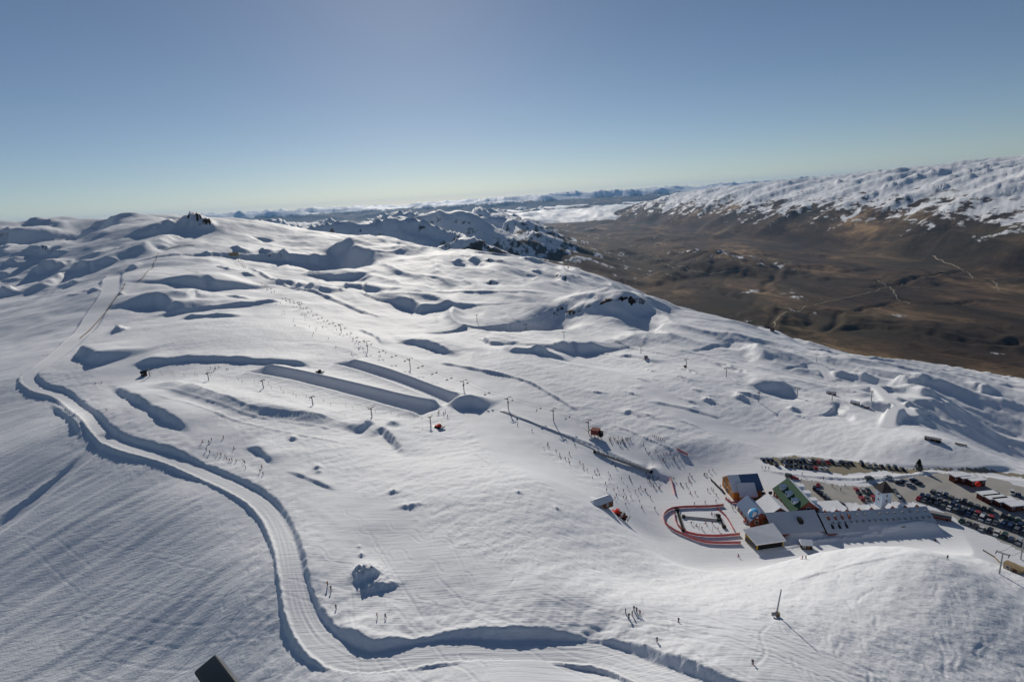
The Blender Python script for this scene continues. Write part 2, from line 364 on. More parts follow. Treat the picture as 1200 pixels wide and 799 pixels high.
for k in range(46):                                             # left hills
    px = rng.uniform(-10, 160); py = rng.uniform(272, 350) 
    w_ = rng.uniform(5, 22); bank([(px - w_, py + w_ * .12), (px, py), (px + w_, py - w_ * .14)], rng.uniform(1.0, 3.4), back=4, taper=.45, rough=.3)

bank([(645,352),(690,357),(748,374)], 22, back=9, rough=.1, face=.6, k=.9, taper=.35); bank([(385,287),(415,292),(448,306)], 14, back=7, rough=.1, face=.6, taper=.35); bank([(828,393),(865,402),(922,430)], 9, back=7, rough=.1, face=.6, taper=.3); bank([(872,447),(905,452),(934,455)], 9, back=7, rough=.1, face=.6, taper=.3)
# groomed pistes
groomed([(140,400),(200,500),(300,560),(420,640),(560,720),(760,770)], 26); groomed([(420,610),(480,700),(620,740),(900,780)], 24)
groomed([(520,430),(640,500),(760,560),(860,600)], 30); groomed([(330,350),(430,400),(560,470)], 25); groomed([(640,400),(800,480),(920,520)], 16)
groomed([(560,480),(650,560),(780,610)], 20); groomed([(820,660),(1000,640),(1199,640)], 14)
# banks, walls and wind lips on the field
bank([(150,427),(230,421),(300,424),(372,430)], 8, back=5, taper=.12); bank([(88,416),(104,415),(128,425)], 14, back=3.5)
bank([(172,372),(240,363),(338,354)], 5, back=6, taper=.15); bank([(208,374),(250,371),(288,371)], 5, back=5); bank([(164,362),(190,357),(222,366)], 13, back=4)
bank([(133,448),(160,467),(198,488),(240,514)], 11, back=6, taper=.25); bank([(282,524),(305,528),(326,546)], 8, back=5, taper=.4); bank([(332,551),(365,563),(402,578)], 4, back=5, taper=.3)
bank([(330,336),(343,335),(356,339)], 7, back=4); bank([(357,338),(370,339),(384,344)], 8, back=4); bank([(265,347),(280,349),(296,351)], 3, back=5)
bank([(285,309),(300,318),(330,332),(400,356),(448,373)], 2.2, back=3, taper=.1); bank([(345,340),(420,362),(450,374)], 1.6, back=3, taper=.1)
bank([(226,338),(245,333),(262,340)], 11, back=5); bank([(214,350),(228,344),(240,350)], 6, back=5)
bank([(382,327),(388,325),(396,329)], 7, back=5); bank([(419,340),(427,339),(437,345)], 9, back=6); bank([(472,362),(487,360),(502,366)], 14, back=6)
bank([(462,401),(490,402),(540,416)], 10, back=6, taper=.3); bank([(563,400),(570,400),(579,405)], 7, back=5); bank([(590,412),(630,413),(672,424)], 9, back=6); bank([(661,413),(672,409),(687,415)], 14, back=5)
bank([(624,409),(632,408),(641,413)], 6, back=5); bank([(420,385),(440,395),(450,405)], 4, back=4); bank([(722,419),(740,418),(772,427)], 6, back=5)
bank([(514,425),(560,433),(612,445),(645,462),(676,481)], 3.6, back=2, taper=.05); bank([(728,500),(752,511),(792,528)], 2.2, back=2.2, taper=.1)
bank([(730,486),(738,482),(750,490)], 4, back=3); bank([(500,340),(580,342),(640,345)], 2, back=5, taper=.1)
bank([(1040,450),(1060,448),(1085,453)], 5, back=3); bank([(1060,465),(1080,462),(1098,466)], 9, back=3); bank([(1034,483),(1044,480),(1052,490)], 12, back=3); bank([(1066,484),(1080,483),(1102,488)], 6, back=3)
bank([(700,400),(760,412),(800,420)], 2, back=6); bank([(757,470),(800,478),(850,492)], 3, back=7); bank([(860,464),(875,462),(890,468)], 5, back=4)
# jumps in the terrain park
bank([(527,478),(548,473),(574,479)], 18, back=2.2, taper=.3); bank([(412,507),(424,503),(437,496)], 10, back=3, taper=.35); bank([(424,512),(452,505),(484,536)], 15, back=4, taper=.4)
mound(461,497,7,9,back=5,near=1.4)
# half pipes
pipe([(296,433),(350,442),(420,459),(506,483)], 21, 6.4); pipe([(398,424),(440,437),(480,452),(530,470)], 18, 6.2)
# runs beside the pipes
bank([(180,447),(270,468),(370,488),(432,500)], 0, back=5, taper=.2, hh=3.6, face=.3, jit=0)
for off in (0, 1, 2):
    pix = [(175,446 + off * 7), (280,470 + off * 12), (380,487 + off * 14), (420,500 + off * 12)]
    bank(pix, 1.6, back=3, taper=.15)
# learners' area bank, long wall beside the beginners' run
bank([(584,480),(640,502),(700,524),(758,550)], 3.0, back=4, taper=.05); bank([(757,549),(770,552),(782,562)], 10, back=2.0, taper=.3)
bank([(690,583),(705,590),(722,602)], 5, back=3); bank([(540,520),(575,545),(600,566)], 2.5, back=6, taper=.3)
# rocks poking through
mound(226,262,13,9,back=2.2,near=1.3,rough=.55,rock=.5); mound(243,262,6,5,back=2,near=1.2,rough=.5,rock=.6); bank([(182,276),(191,267),(208,261)], 7, back=3, rough=.2, face=.8)
mound(430,678,13,24,back=1.8,near=.55,rough=.35,rock=.5); mound(419,668,5,10,back=1.2,near=.5,rough=.4,rock=.45); mound(437,672,5,9,back=1.2,near=.5,rough=.4,rock=.6); mound(445,690,18,14,back=3,near=.8,rough=.3)
mound(424,652,3,5,rough=.6,rock=1); mound(421,642,2.2,3,rough=.6,rock=1)
for px, py, w_, b in [(344,515,4,6),(372,549,4,5),(374,554,3,4),(461,577,5,5),(607,577,4,4),(652,596,4,5),(480,595,6,4),(770,680,4,3),(965,640,5,5),(478,592,14,5),(140,388,5,7),(55,297,3,4)]:
    mound(px, py, w_, b, rough=.5, rock=.55)
for px, py, w_, b in [(655,408,8,6),(830,470,6,6),(868,467,6,8),(930,480,5,6),(700,460,9,3),(780,500,10,3)]:
    mound(px, py, w_, b, rough=.4)
# snow ribs by the building / bottom-right hill edge
bank([(815,674),(850,680),(900,690)], 1.6, back=3, taper=.1, rough=.5)
bank([(905,690),(960,672),(1030,655),(1075,648)], 2.0, back=8, taper=.3)

# the snow road with its high bank
ROADPX = [(133,321),(130,340),(112,368),(86,400),(52,427),(33,441),(44,455),(74,465),(98,485),(125,512),(165,528),(220,547),(280,573),(312,596),(332,630),(344,680),(353,716),(369,746),(395,766),(430,774),(474,771),(530,763),(590,760),(650,763),(710,774),(780,795),(850,820),(930,850),(1010,890)]
ROADFAR = [4,2,2,3,3,6,8,10,12,14,15,16,17,17,17,19,25,36,50,52,46,40,40,44,46,42,32,16,5]
ROADNEAR = [2,1,1,2,2,5,9,8,5,8,9,11,12,11,10,9,8,4,2,2,2,3,4,5,4,4,3,2,2]
ROADW = [24,22,20,17,13,10,8.5,7.5,7,7,7,7,7,7,7,7,7.5,8,8.5,8.5,8.5,8,8,8,8,8,8,8,8]
ROADLINE = road(ROADPX, 6.6, ROADFAR, ROADNEAR)
bank([(60,470),(85,490),(103,520)], 5, back=2, taper=.3); bank([(-12,614),(36,582),(78,548),(104,522)], 3.0, back=4, taper=.3)
TRACK = ground_line([(122,512),(108,528),(80,552),(34,592),(-10,625)], 4.0)
si, sj, d, t, tot = line_dist(TRACK, 14); k = np.exp(-(d / 5.5) ** 4); H[si, sj] -= 1.1 * k; PHI[si, sj] = np.maximum(PHI[si, sj], k)

# wind ridges across the shaded slope at the lower left
xl, yl = X[:nn], Y[:nn]
wl = sstep(330, 250, Rg[:nn]) * 0
P = ROADLINE
lm = (AZg[:nn] < math.radians(-9)) & (Rg[:nn] < 900)
si, sj, d, t, tot = line_dist(ROADLINE, 380)
side = np.zeros_like(H); side[si, sj] = np.where(d < 0, sstep(9, 26, -d), 0)
ca, sa = math.cos(math.radians(37)), math.sin(math.radians(37))
u_ = X * ca + Y * sa; v_ = -X * sa + Y * ca
ii = slice(0, int(np.searchsorted(RR, 900)))
wr = noise(u_[ii] / 60, v_[ii] / 5.5, 201) * .75 + noise(u_[ii] / 44, v_[ii] / 2.6, 203) * .1 + fbm(u_[ii] / 60, v_[ii] / 22, 2, 207) * .8
H[ii] += side[ii] * wr * .34
rough_m = (1 - side[ii]) * (1 - PHI[ii])
H[ii] += rough_m * (.16 * fbm(X[ii] / 3.2, Y[ii] / 3.2, 3, 211) + .22 * noise(u_[ii] / 14, v_[ii] / 5, 213))
# ski tracks: single lines and turns in the powder
r2 = random.Random(21)
def ski_track(px, py, ang, n, sw):
    x, y = hit(px, py); a = ang; pts = []
    for k in range(n):
        pts.append((x, y)); aa = a + sw * math.sin(k * .55 + px); x += 1.5 * math.cos(aa); y += 1.5 * math.sin(aa)
    groove(resample(pts, 2.2), .085, .42)
for k in range(46):
    px, py = r2.uniform(5, 320), r2.uniform(540, 795)
    if px > 330 - (py < 600) * 120: continue
    if r2.random() < .5: ski_track(px, py, r2.uniform(-2.6, -1.2), r2.randint(12, 45), r2.uniform(.3, 1.1))
    else: ski_track(px, py, r2.choice([2.6, 2.75, -.4]) + r2.uniform(-.1, .1), r2.randint(30, 70), .05)
for k in range(34):
    px, py = r2.uniform(900, 1190), r2.uniform(660, 790)
    ski_track(px, py, r2.uniform(-2.2, -.9), r2.randint(8, 26), r2.uniform(.2, 1.0))
for k in range(20):
    px, py = r2.uniform(420, 900), r2.uniform(690, 760)
    ski_track(px, py, r2.uniform(-.9, -.2), r2.randint(20, 60), r2.uniform(.03, .25))

for k in range(70):
    px, py = r2.uniform(400, 900), r2.uniform(560, 720)
    if py > 735 - abs(px - 640) * .1 or (px > 700 and py < 650): continue
    ski_track(px, py, math.radians(-52) + r2.uniform(-.6, .6) + (math.pi if r2.random() < .3 else 0), r2.randint(16, 60), r2.choice([.04, .08, .5, .7]))
# level ground for buildings and car parks
LOT = [(936,560),(968,566),(1010,570),(1052,562),(1090,556),(1128,553),(1165,560),(1215,575),(1215,655),(1150,624),(1108,600),(1094,592),(1060,587),(1000,590),(958,588),(938,576)]
ZP = -165.0
for pix in [[(800,590),(850,560),(900,549),(960,556),(1010,566),(1125,550),(1215,566),(1215,650),(1150,624),(1112,606),(1096,620),(960,630),(925,640),(880,645),(830,640),(800,620)]]:
    flatten(pix, ZP, 42.0)
FARLOT = [(890,538),(930,534),(1000,541),(1076,551),(1068,555),(1035,551),(990,556),(940,548),(905,545)]
flatten(FARLOT, None, 4.0); bank([(885,549),(930,556),(1000,561),(1050,556)], 3, back=1.5, taper=.2)
flatten([(1040,548),(1120,552),(1215,562),(1215,556),(1150,552),(1100,550)], None, 4)
bank([(1000,566),(1050,559),(1110,552)], 2.5, back=2, taper=.15)
bank([(905,646),(960,634),(1020,628),(1100,612)], 3, back=2.0, taper=.2, rough=.4)
ridge_line([(972,621),(1000,620.5),(1050,619),(1100,617)], 3.0, 4.0); ridge_line([(915,623),(940,622),(962,620)], 3.4, 4.0)
for pix in ([(953,428),(962,432),(972,444)], [(1000,455),(1025,455),(1045,470),(1070,485)], [(1040,500),(1046,488),(1052,478)], [(1056,462),(1070,458),(1078,466)]):   # bulldozed snow benches
    P = ground_line(pix, 3.0); si, sj, d, t, tot = line_dist(P, 14)
    zc = np.array([zgrid(*p) for p in P]); zr = np.interp(t, np.linspace(0, tot, len(P)), np.linspace(zc[0], zc[-1], len(P)))
    k = 1 - sstep(3.5, 7, np.abs(d)); H[si, sj] = H[si, sj] * (1 - k) + zr * k; PHI[si, sj] = np.maximum(PHI[si, sj], k)
print("terrain shaped %.1fs" % (time.time() - T0))

# valley floor: stream gullies and terraces
for pix, dp, wd in [([(980,388),(1010,383),(1050,384),(1100,393),(1160,402),(1215,400)], 26, 34), ([(880,352),(900,366),(905,380),(880,388)], 22, 30), ([(1060,352),(1020,360),(985,372),(960,392)], 20, 28),
    ([(1215,360),(1150,352),(1100,356),(1050,350)], 24, 34), ([(930,312),(905,325),(890,345)], 22, 40), ([(800,330),(840,338),(870,352)], 22, 36), ([(1215,430),(1160,424),(1110,414),(1060,404)], 18, 22), ([(700,268),(740,285),(800,300),(860,318)], 26, 60), ([(1180,300),(1120,318),(1060,330),(1000,338)], 26, 46)]:
    P = ground_line(pix, 90.0); P = P[np.hypot(P[:, 0], P[:, 1]) > 2400]; P = P + 55 * np.c_[fbm(P[:, 0] / 260, P[:, 1] / 260, 3, 61), fbm(P[:, 0] / 260, P[:, 1] / 260, 3, 63)]
    si, sj, d, t, tot = line_dist(P, wd * 4); q = d / wd; H[si, sj] += (-dp * np.exp(-q * q) + dp * .3 * np.exp(-((q - 1.8) / .8) ** 2)) * sstep(0, .15 * tot, t) * sstep(0, .15 * tot, tot - t)
# ------------------------------------------------------------------ snow cover, rock
dzr = np.gradient(H, axis=0) / np.gradient(Rg, axis=0); dza = np.gradient(H, axis=1) / (np.gradient(AZg, axis=1) * Rg)
SL = np.hypot(dzr, dza)
nl = fbm(X / 900, Y / 900, 5, 301, .6); n2 = fbm(X / 160, Y / 160, 4, 303, .6)
line = -650 + 200 * sstep(2500, 5500, X) + 110 * nl + 60 * n2 - 150 * sstep(2000, 0, Rg)
SNOW = np.clip((H - line) / 760 + .5, 0, 1.14)
patch = fbm(X / 420, Y / 220, 5, 305, .62)
SNOW = SNOW + .35 * patch * (1 - np.abs(SNOW * 2 - 1)) - .9 * np.clip(.12 - SNOW, 0, 1)
SNOW = np.where(Rg < 1500, np.maximum(SNOW, 2 * sstep(-330, -250, H)), SNOW)
SNOW *= 1 - sstep(.75, 1.15, SL + .25 * n2) * .3 * (Rg > 900) * (Rg < 30000)
SNOW = np.where((H < line - 260) & (Rg > 1500), -1.0, SNOW); fz = sstep(40000, 46000, Rg); SNOW = SNOW * (1 - fz) + fz * sstep(-420, -120, H + 120 * nl)
rk = sstep(.35, .75, ROCK + .35 * fbm(X / 1.6, Y / 1.6, 3, 307)) * sstep(.2, .5, ROCK) * sstep(.45, .9, SL)
SNOW *= 1 - rk
band = [(600,300),(640,318),(690,338),(735,350)]
mid_rock = (Rg > 800) & (Rg < 1500) & (AZg > math.radians(-2)) & (AZg < math.radians(14))
SNOW *= 1 - mid_rock * sstep(.28, .55, SL + .2 * n2) * sstep(0, .5, fbm(X / 14, Y / 14, 3, 309) + .25) * .8

def make_grid(name, mask=None, dz=0.0):
    """quads of the terrain fan as one mesh; mask = boolean over quads"""
    idx = np.arange(NR * NA).reshape(NR, NA)
    q = np.stack([idx[:-1, :-1], idx[:-1, 1:], idx[1:, 1:], idx[1:, :-1]], -1)
    q = q.reshape(-1, 4) if mask is None else q[mask]
    co = np.stack([X, Y, H + CZ + dz], -1).reshape(-1, 3).astype(np.float32)
    used = np.arange(NR * NA)
    if mask is not None:
        used = np.unique(q); inv = np.full(NR * NA, -1); inv[used] = np.arange(len(used)); q = inv[q]; co = co[used]
    me = bpy.data.meshes.new(name)
    me.vertices.add(len(co)); me.vertices.foreach_set("co", co.ravel())
    me.loops.add(q.size); me.loops.foreach_set("vertex_index", q.ravel().astype(np.int32))
    me.polygons.add(len(q)); me.polygons.foreach_set("loop_start", np.arange(0, q.size, 4, dtype=np.int32))
    me.polygons.foreach_set("loop_total", np.full(len(q), 4, dtype=np.int32))
    me.polygons.foreach_set("use_smooth", np.ones(len(q), bool))
    for nm, arr in (("snow", SNOW), ("groom", PHI), ("steep", SL), ("wind", side)):
        at = me.attributes.new(nm, 'FLOAT', 'POINT'); at.data.foreach_set("value", arr.ravel()[used].astype(np.float32))
    me.update(calc_edges=True)
    o = bpy.data.objects.new(name, me); col.objects.link(o); return o

# ------------------------------------------------------------------ materials
def mat(name, rgb, rough=.7, spec=.3, metal=0.0, vary=.0, scale=3.0, emit=None):
    m = bpy.data.materials.new(name); m.use_nodes = True; t = m.node_tree; b = t.nodes["Principled BSDF"]
    b.inputs["Roughness"].default_value = rough; b.inputs["Metallic"].default_value = metal; b.inputs["Specular IOR Level"].default_value = spec
    b.inputs["Base Color"].default_value = (*rgb, 1)
    if vary:
        tc = t.nodes.new("ShaderNodeTexCoord"); n_ = t.nodes.new("ShaderNodeTexNoise"); n_.inputs["Scale"].default_value = scale; n_.inputs["Detail"].default_value = 4
        mr = t.nodes.new("ShaderNodeMapRange"); mr.inputs[3].default_value = 1 - vary; mr.inputs[4].default_value = 1 + vary
        mx = t.nodes.new("ShaderNodeMix"); mx.data_type = 'RGBA'; mx.blend_type = 'MULTIPLY'; mx.inputs[0].default_value = 1
        mx.inputs[6].default_value = (*rgb, 1)
        t.links.new(tc.outputs["Object"], n_.inputs["Vector"]); t.links.new(n_.outputs[0], mr.inputs[0])
        t.links.new(mr.outputs[0], mx.inputs[7]); t.links.new(mx.outputs[2], b.inputs["Base Color"])
    return m
def terrain_material():
    m = bpy.data.materials.new("snow_and_tussock"); m.use_nodes = True; t = m.node_tree; t.nodes.clear()
    L = t.links.new; nd = t.nodes.new
    out = nd("ShaderNodeOutputMaterial"); mix = nd("ShaderNodeMixShader")
    geo = nd("ShaderNodeNewGeometry")
    def attr(n_): a = nd("ShaderNodeAttribute"); a.attribute_name = n_; return a
    def nz(scale, detail=4, rough=.55, vec=None, sx=None):
        n_ = nd("ShaderNodeTexNoise"); n_.inputs["Scale"].default_value = scale; n_.inputs["Detail"].default_value = detail; n_.inputs["Roughness"].default_value = rough
        L(vec or geo.outputs["Position"], n_.inputs["Vector"]); return n_
    def math_(op, a, b):
        k = nd("ShaderNodeMath"); k.operation = op
        for i, v in enumerate((a, b)):
            if isinstance(v, (int, float)): k.inputs[i].default_value = v
            else: L(v, k.inputs[i])
        return k.outputs[0]
    # snow
    sn = nd("ShaderNodeBsdfPrincipled"); sn.inputs["Roughness"].default_value = .7; sn.inputs["Specular IOR Level"].default_value = .17
    cr = nd("ShaderNodeValToRGB"); cr.color_ramp.elements[0].color = (.77, .79, .83, 1); cr.color_ramp.elements[1].color = (.84, .855, .885, 1)
    L(nz(.05, 5).outputs[0], cr.inputs[0]); L(cr.outputs[0], sn.inputs["Base Color"])
    mp = nd("ShaderNodeMapping"); mp.inputs["Rotation"].default_value = (0, 0, math.radians(-37)); mp.inputs["Scale"].default_value = (.12, 1.0, .5)
    L(geo.outputs["Position"], mp.inputs[0])
    gr = attr("groom"); wi = attr("wind")
    rough_n = nz(.9, 6, .62); wind_n = nz(.9, 5, .6, mp.outputs[0]); fine = nz(3.5, 3)
    inv = math_('SUBTRACT', 1, gr.outputs["Fac"])
    h1 = math_('MULTIPLY', rough_n.outputs[0], math_('ADD', math_('MULTIPLY', inv, .2), .03))
    h2 = math_('MULTIPLY', wind_n.outputs[0], math_('ADD', math_('MULTIPLY', math_('MULTIPLY', wi.outputs["Fac"], inv), .1), math_('MULTIPLY', inv, .1)))
    mc = nd('ShaderNodeMapping'); mc.inputs['Rotation'].default_value = (0, 0, math.radians(52)); mc.inputs['Scale'].default_value = (.035, 1.3, .2); L(geo.outputs['Position'], mc.inputs[0])
    cord = nz(1.0, 4, .7, mc.outputs[0])
    h3 = math_('ADD', math_('MULTIPLY', fine.outputs[0], .05), math_('MULTIPLY', cord.outputs[0], math_('ADD', math_('MULTIPLY', gr.outputs['Fac'], .2), .025)))
    hs = math_('ADD', math_('ADD', h1, h2), h3)
    bp = nd("ShaderNodeBump"); bp.inputs["Strength"].default_value = 1.0; bp.inputs["Distance"].default_value = 1.0
    L(hs, bp.inputs["Height"]); L(bp.outputs[0], sn.inputs["Normal"])
    # tussock land and rock
    br = nd("ShaderNodeBsdfPrincipled"); br.inputs["Roughness"].default_value = .95; br.inputs["Specular IOR Level"].default_value = .1
    mp2 = nd("ShaderNodeMapping"); mp2.inputs["Scale"].default_value = (1, .45, 1); mp2.inputs["Rotation"].default_value = (0, 0, .5); L(geo.outputs["Position"], mp2.inputs[0])
    c1 = nd("ShaderNodeValToRGB"); e = c1.color_ramp.elements
    e[0].position = .36; e[0].color = (.026, .018, .014, 1); e[1].position = .66; e[1].color = (.31, .20, .105, 1)
    x1 = c1.color_ramp.elements.new(.46); x1.color = (.054, .035, .023, 1); x2 = c1.color_ramp.elements.new(.55); x2.color = (.10, .063, .037, 1)
    L(nz(.0013, 11, .7, mp2.outputs[0]).outputs[0], c1.inputs[0])
    c2 = nd("ShaderNodeValToRGB"); c2.color_ramp.elements[0].position = .52; c2.color_ramp.elements[1].position = .64
    L(nz(.0007, 4, .5).outputs[0], c2.inputs[0])
    vo = nd("ShaderNodeTexVoronoi"); vo.inputs["Scale"].default_value = .0021; L(mp2.outputs[0], vo.inputs["Vector"])
    gm = nd("ShaderNodeMix"); gm.data_type = 'RGBA'; gm.inputs[7].default_value = (.050, .055, .022, 1); L(c1.outputs[0], gm.inputs[6])
    L(math_('MULTIPLY', c2.outputs[0], .22), gm.inputs[0])
    fm = nd("ShaderNodeMix"); fm.data_type = 'RGBA'; fm.blend_type = 'MULTIPLY'; L(gm.outputs[2], fm.inputs[6]); fm.inputs[0].default_value = .55
    sv = nd("ShaderNodeSeparateColor"); L(vo.outputs["Color"], sv.inputs[0]); mr = nd("ShaderNodeMapRange"); mr.inputs[3].default_value = .4; mr.inputs[4].default_value = 1.9; L(sv.outputs[0], mr.inputs[0])
    L(mr.outputs[0], fm.inputs[7]); L(fm.outputs[2], br.inputs["Base Color"])
    sep = nd('ShaderNodeSeparateXYZ'); L(geo.outputs['Position'], sep.inputs[0]); fr = nd('ShaderNodeMapRange'); fr.inputs[1].default_value = 1800; fr.inputs[2].default_value = 5000; L(sep.outputs[1], fr.inputs[0])
    fb = nd('ShaderNodeBump'); fb.inputs['Distance'].default_value = 34; L(fr.outputs[0], fb.inputs['Strength']); L(nz(.006, 8, .6, mp2.outputs[0]).outputs[0], fb.inputs['Height']); L(bp.outputs[0], fb.inputs['Normal']); L(fb.outputs[0], sn.inputs['Normal'])
    b2 = nd("ShaderNodeBump"); b2.inputs["Distance"].default_value = 14; b2.inputs["Strength"].default_value = .8; L(nz(.012, 7, .65).outputs[0], b2.inputs["Height"]); L(b2.outputs[0], br.inputs["Normal"])
    sa_ = attr("snow")
    pn = nz(.0075, 9, .68, mp2.outputs[0]); f = math_('ADD', sa_.outputs["Fac"], math_('MULTIPLY', math_('SUBTRACT', pn.outputs[0], .5), 2.3))
    mr2 = nd("ShaderNodeMapRange"); mr2.inputs[1].default_value = .42; mr2.inputs[2].default_value = .58; L(f, mr2.inputs[0])
    L(mr2.outputs[0], mix.inputs[0]); L(br.outputs[0], mix.inputs[1]); L(sn.outputs[0], mix.inputs[2]); L(mix.outputs[0], out.inputs[0])
    return m
terrain = make_grid("terrain"); terrain["kind"] = "structure"
terrain.data.materials.append(terrain_material())
print("terrain %d quads %.1fs" % (len(terrain.data.polygons), time.time() - T0))


# ================================================================== OBJECTS
def gz(x, y): return zgrid(x, y) + CZ
def pz(px, py, z):
    """point where the sight line through a pixel meets the level z (world)"""
    a, e = ray(px, py); D = (z - CZ) / math.tan(e); return np.array([D * math.sin(a), D * math.cos(a)])
def gp(px, py): x, y = hit(px, py); return np.array([x, y, gz(x, y)])
class MB:
    def __init__(s): s.v = []; s.f = []; s.m = []
    def add(s, v, f, m=0):
        o = len(s.v); s.v += [tuple(map(float, p)) for p in v]; s.f += [tuple(i + o for i in q) for q in f]; s.m += [m] * len(f); return s
    def box(s, c, d, rot=0.0, m=0, taper=1.0):
        hx, hy, hz = d[0] / 2, d[1] / 2, d[2] / 2; ca, sa = math.cos(rot), math.sin(rot); v = []
        for z, k in ((-hz, 1), (hz, taper)):
            for x, y in ((-hx, -hy), (hx, -hy), (hx, hy), (-hx, hy)):
                v.append((c[0] + ca * x * k - sa * y * k, c[1] + sa * x * k + ca * y * k, c[2] + z))
        return s.add(v, [(3, 2, 1, 0), (4, 5, 6, 7), (0, 1, 5, 4), (1, 2, 6, 5), (2, 3, 7, 6), (3, 0, 4, 7)], m)
    def hexa(s, bot, top, m=0):
        v = list(bot) + list(top); n = len(bot)
        return s.add(v, [tuple(range(n - 1, -1, -1)), tuple(range(n, 2 * n))] + [(i, (i + 1) % n, n + (i + 1) % n, n + i) for i in range(n)], m)
    def tube(s, p, q, r0, r1=None, n=6, m=0):
        r1 = r0 if r1 is None else r1; p = Vector(p); q = Vector(q); d = (q - p).normalized()
        u = d.orthogonal().normalized(); w_ = d.cross(u); v = []
        for c, r in ((p, r0), (q, r1)):
            for i in range(n):
                a = 2 * math.pi * i / n; v.append(c + u * (r * math.cos(a)) + w_ * (r * math.sin(a)))
        return s.hexa(v[:n], v[n:], m)
    def build(s, name, mats, parent=None, smooth=False):
        me = bpy.data.meshes.new(name); me.from_pydata(s.v, [], s.f)
        mats = mats if isinstance(mats, (list, tuple)) else [mats]
        for k in mats: me.materials.append(k)
        if len(mats) > 1: me.polygons.foreach_set("material_index", s.m)
        if smooth: me.polygons.foreach_set("use_smooth", [True] * len(me.polygons))
        me.update(); bm = bmesh.new(); bm.from_mesh(me); bmesh.ops.recalc_face_normals(bm, faces=bm.faces); bm.to_mesh(me); bm.free()
        return link(name, me, parent)
def link(name, me, parent=None):
    o = bpy.data.objects.new(name, me); col.objects.link(o)
    if parent is not None: o.parent = parent
    return o
def tag(o, label, cat, group=None):
    o["label"] = label; o["category"] = cat
    if group: o["group"] = group
    return o
def thing(name, label, cat, loc=(0, 0, 0), rz=0.0, group=None):
    o = bpy.data.objects.new(name, None); col.objects.link(o); o.location = loc; o.rotation_euler = (0, 0, rz); o.empty_display_size = .5
    return tag(o, label, cat, group)
def copy_tree(o, parent=None):
    c = o.copy(); col.objects.link(c); c.parent = parent
    for ch in list(o.children): copy_tree(ch, c)
    return c

M = {}
for nm, a in dict(
    orange=((.46, .20, .05), .7), red=((.21, .065, .05), .75), yellow=((.42, .28, .07), .7), brown=((.13, .07, .04), .8), tan=((.36, .27, .16), .85),
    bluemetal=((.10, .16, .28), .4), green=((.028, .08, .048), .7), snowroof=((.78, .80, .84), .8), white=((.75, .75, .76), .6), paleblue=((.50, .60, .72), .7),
    darkred=((.10, .03, .025), .8), shadedroof=((.46, .52, .60), .8), dark=((.018, .018, .02), .6), slate=((.055, .05, .05), .7), grey=((.30, .30, .31), .6), steel=((.33, .34, .35), .5), glass=((.03, .045, .07), .12),  # the blue-grey roof tone has the near slopes' shade painted in
    tyre=((.015, .015, .016), .9), wood=((.20, .125, .06), .9), netred=((.55, .15, .15), .8), rubber=((.03, .03, .032), .85), balloon=((.12, .42, .75), .45), redflag=((.75, .05, .03), .6),
    gravel=((.41, .395, .37), .95), gravel_dark=((.30, .265, .20), .95), skin=((.55, .33, .24), .6), needles=((.018, .035, .02), .9), bark=((.07, .045, .03), .95)).items():
    M[nm] = mat(nm, a[0], a[1], .06 if nm not in ('glass', 'steel') else .4, vary=.12 if nm not in ("glass", "dark") else 0, scale=.6)
for nm in ("gravel", "gravel_dark"):
    for nd_ in M[nm].node_tree.nodes:
        if nd_.type == 'TEX_NOISE': nd_.inputs["Scale"].default_value = .12; nd_.inputs["Detail"].default_value = 8
        if nd_.type == 'MAP_RANGE': nd_.inputs[3].default_value = .72; nd_.inputs[4].default_value = 1.3

# ---------------------------------------------------------------- car parks
def sheet(name, pix, m, dz):
    P = np.array([hit(*p) for p in pix]); xm = (X[:-1, :-1] + X[1:, 1:]) / 2; ym = (Y[:-1, :-1] + Y[1:, 1:]) / 2
    i0 = int(np.searchsorted(RR, np.hypot(P[:, 0], P[:, 1]).min() - 5)); i1 = int(np.searchsorted(RR, np.hypot(P[:, 0], P[:, 1]).max() + 5))
    mask = np.zeros(xm.shape, bool); wob = 1.6
    xs = xm[i0:i1] + wob * fbm(xm[i0:i1] / 6, ym[i0:i1] / 6, 3, 401); ys = ym[i0:i1] + wob * fbm(xm[i0:i1] / 6, ym[i0:i1] / 6, 3, 403)
    mask[i0:i1] = inside(P, xs, ys)
    o = make_grid(name, mask, dz); o.data.materials.append(M[m]); o["kind"] = "structure"; return o
sheet("car_park", LOT, "gravel", .06); sheet("car_park", FARLOT, "gravel_dark", .06)
sheet("access_road", [(1040,549),(1100,551),(1160,554),(1215,562),(1215,558),(1160,550),(1100,549.5)], "gravel_dark", .06)

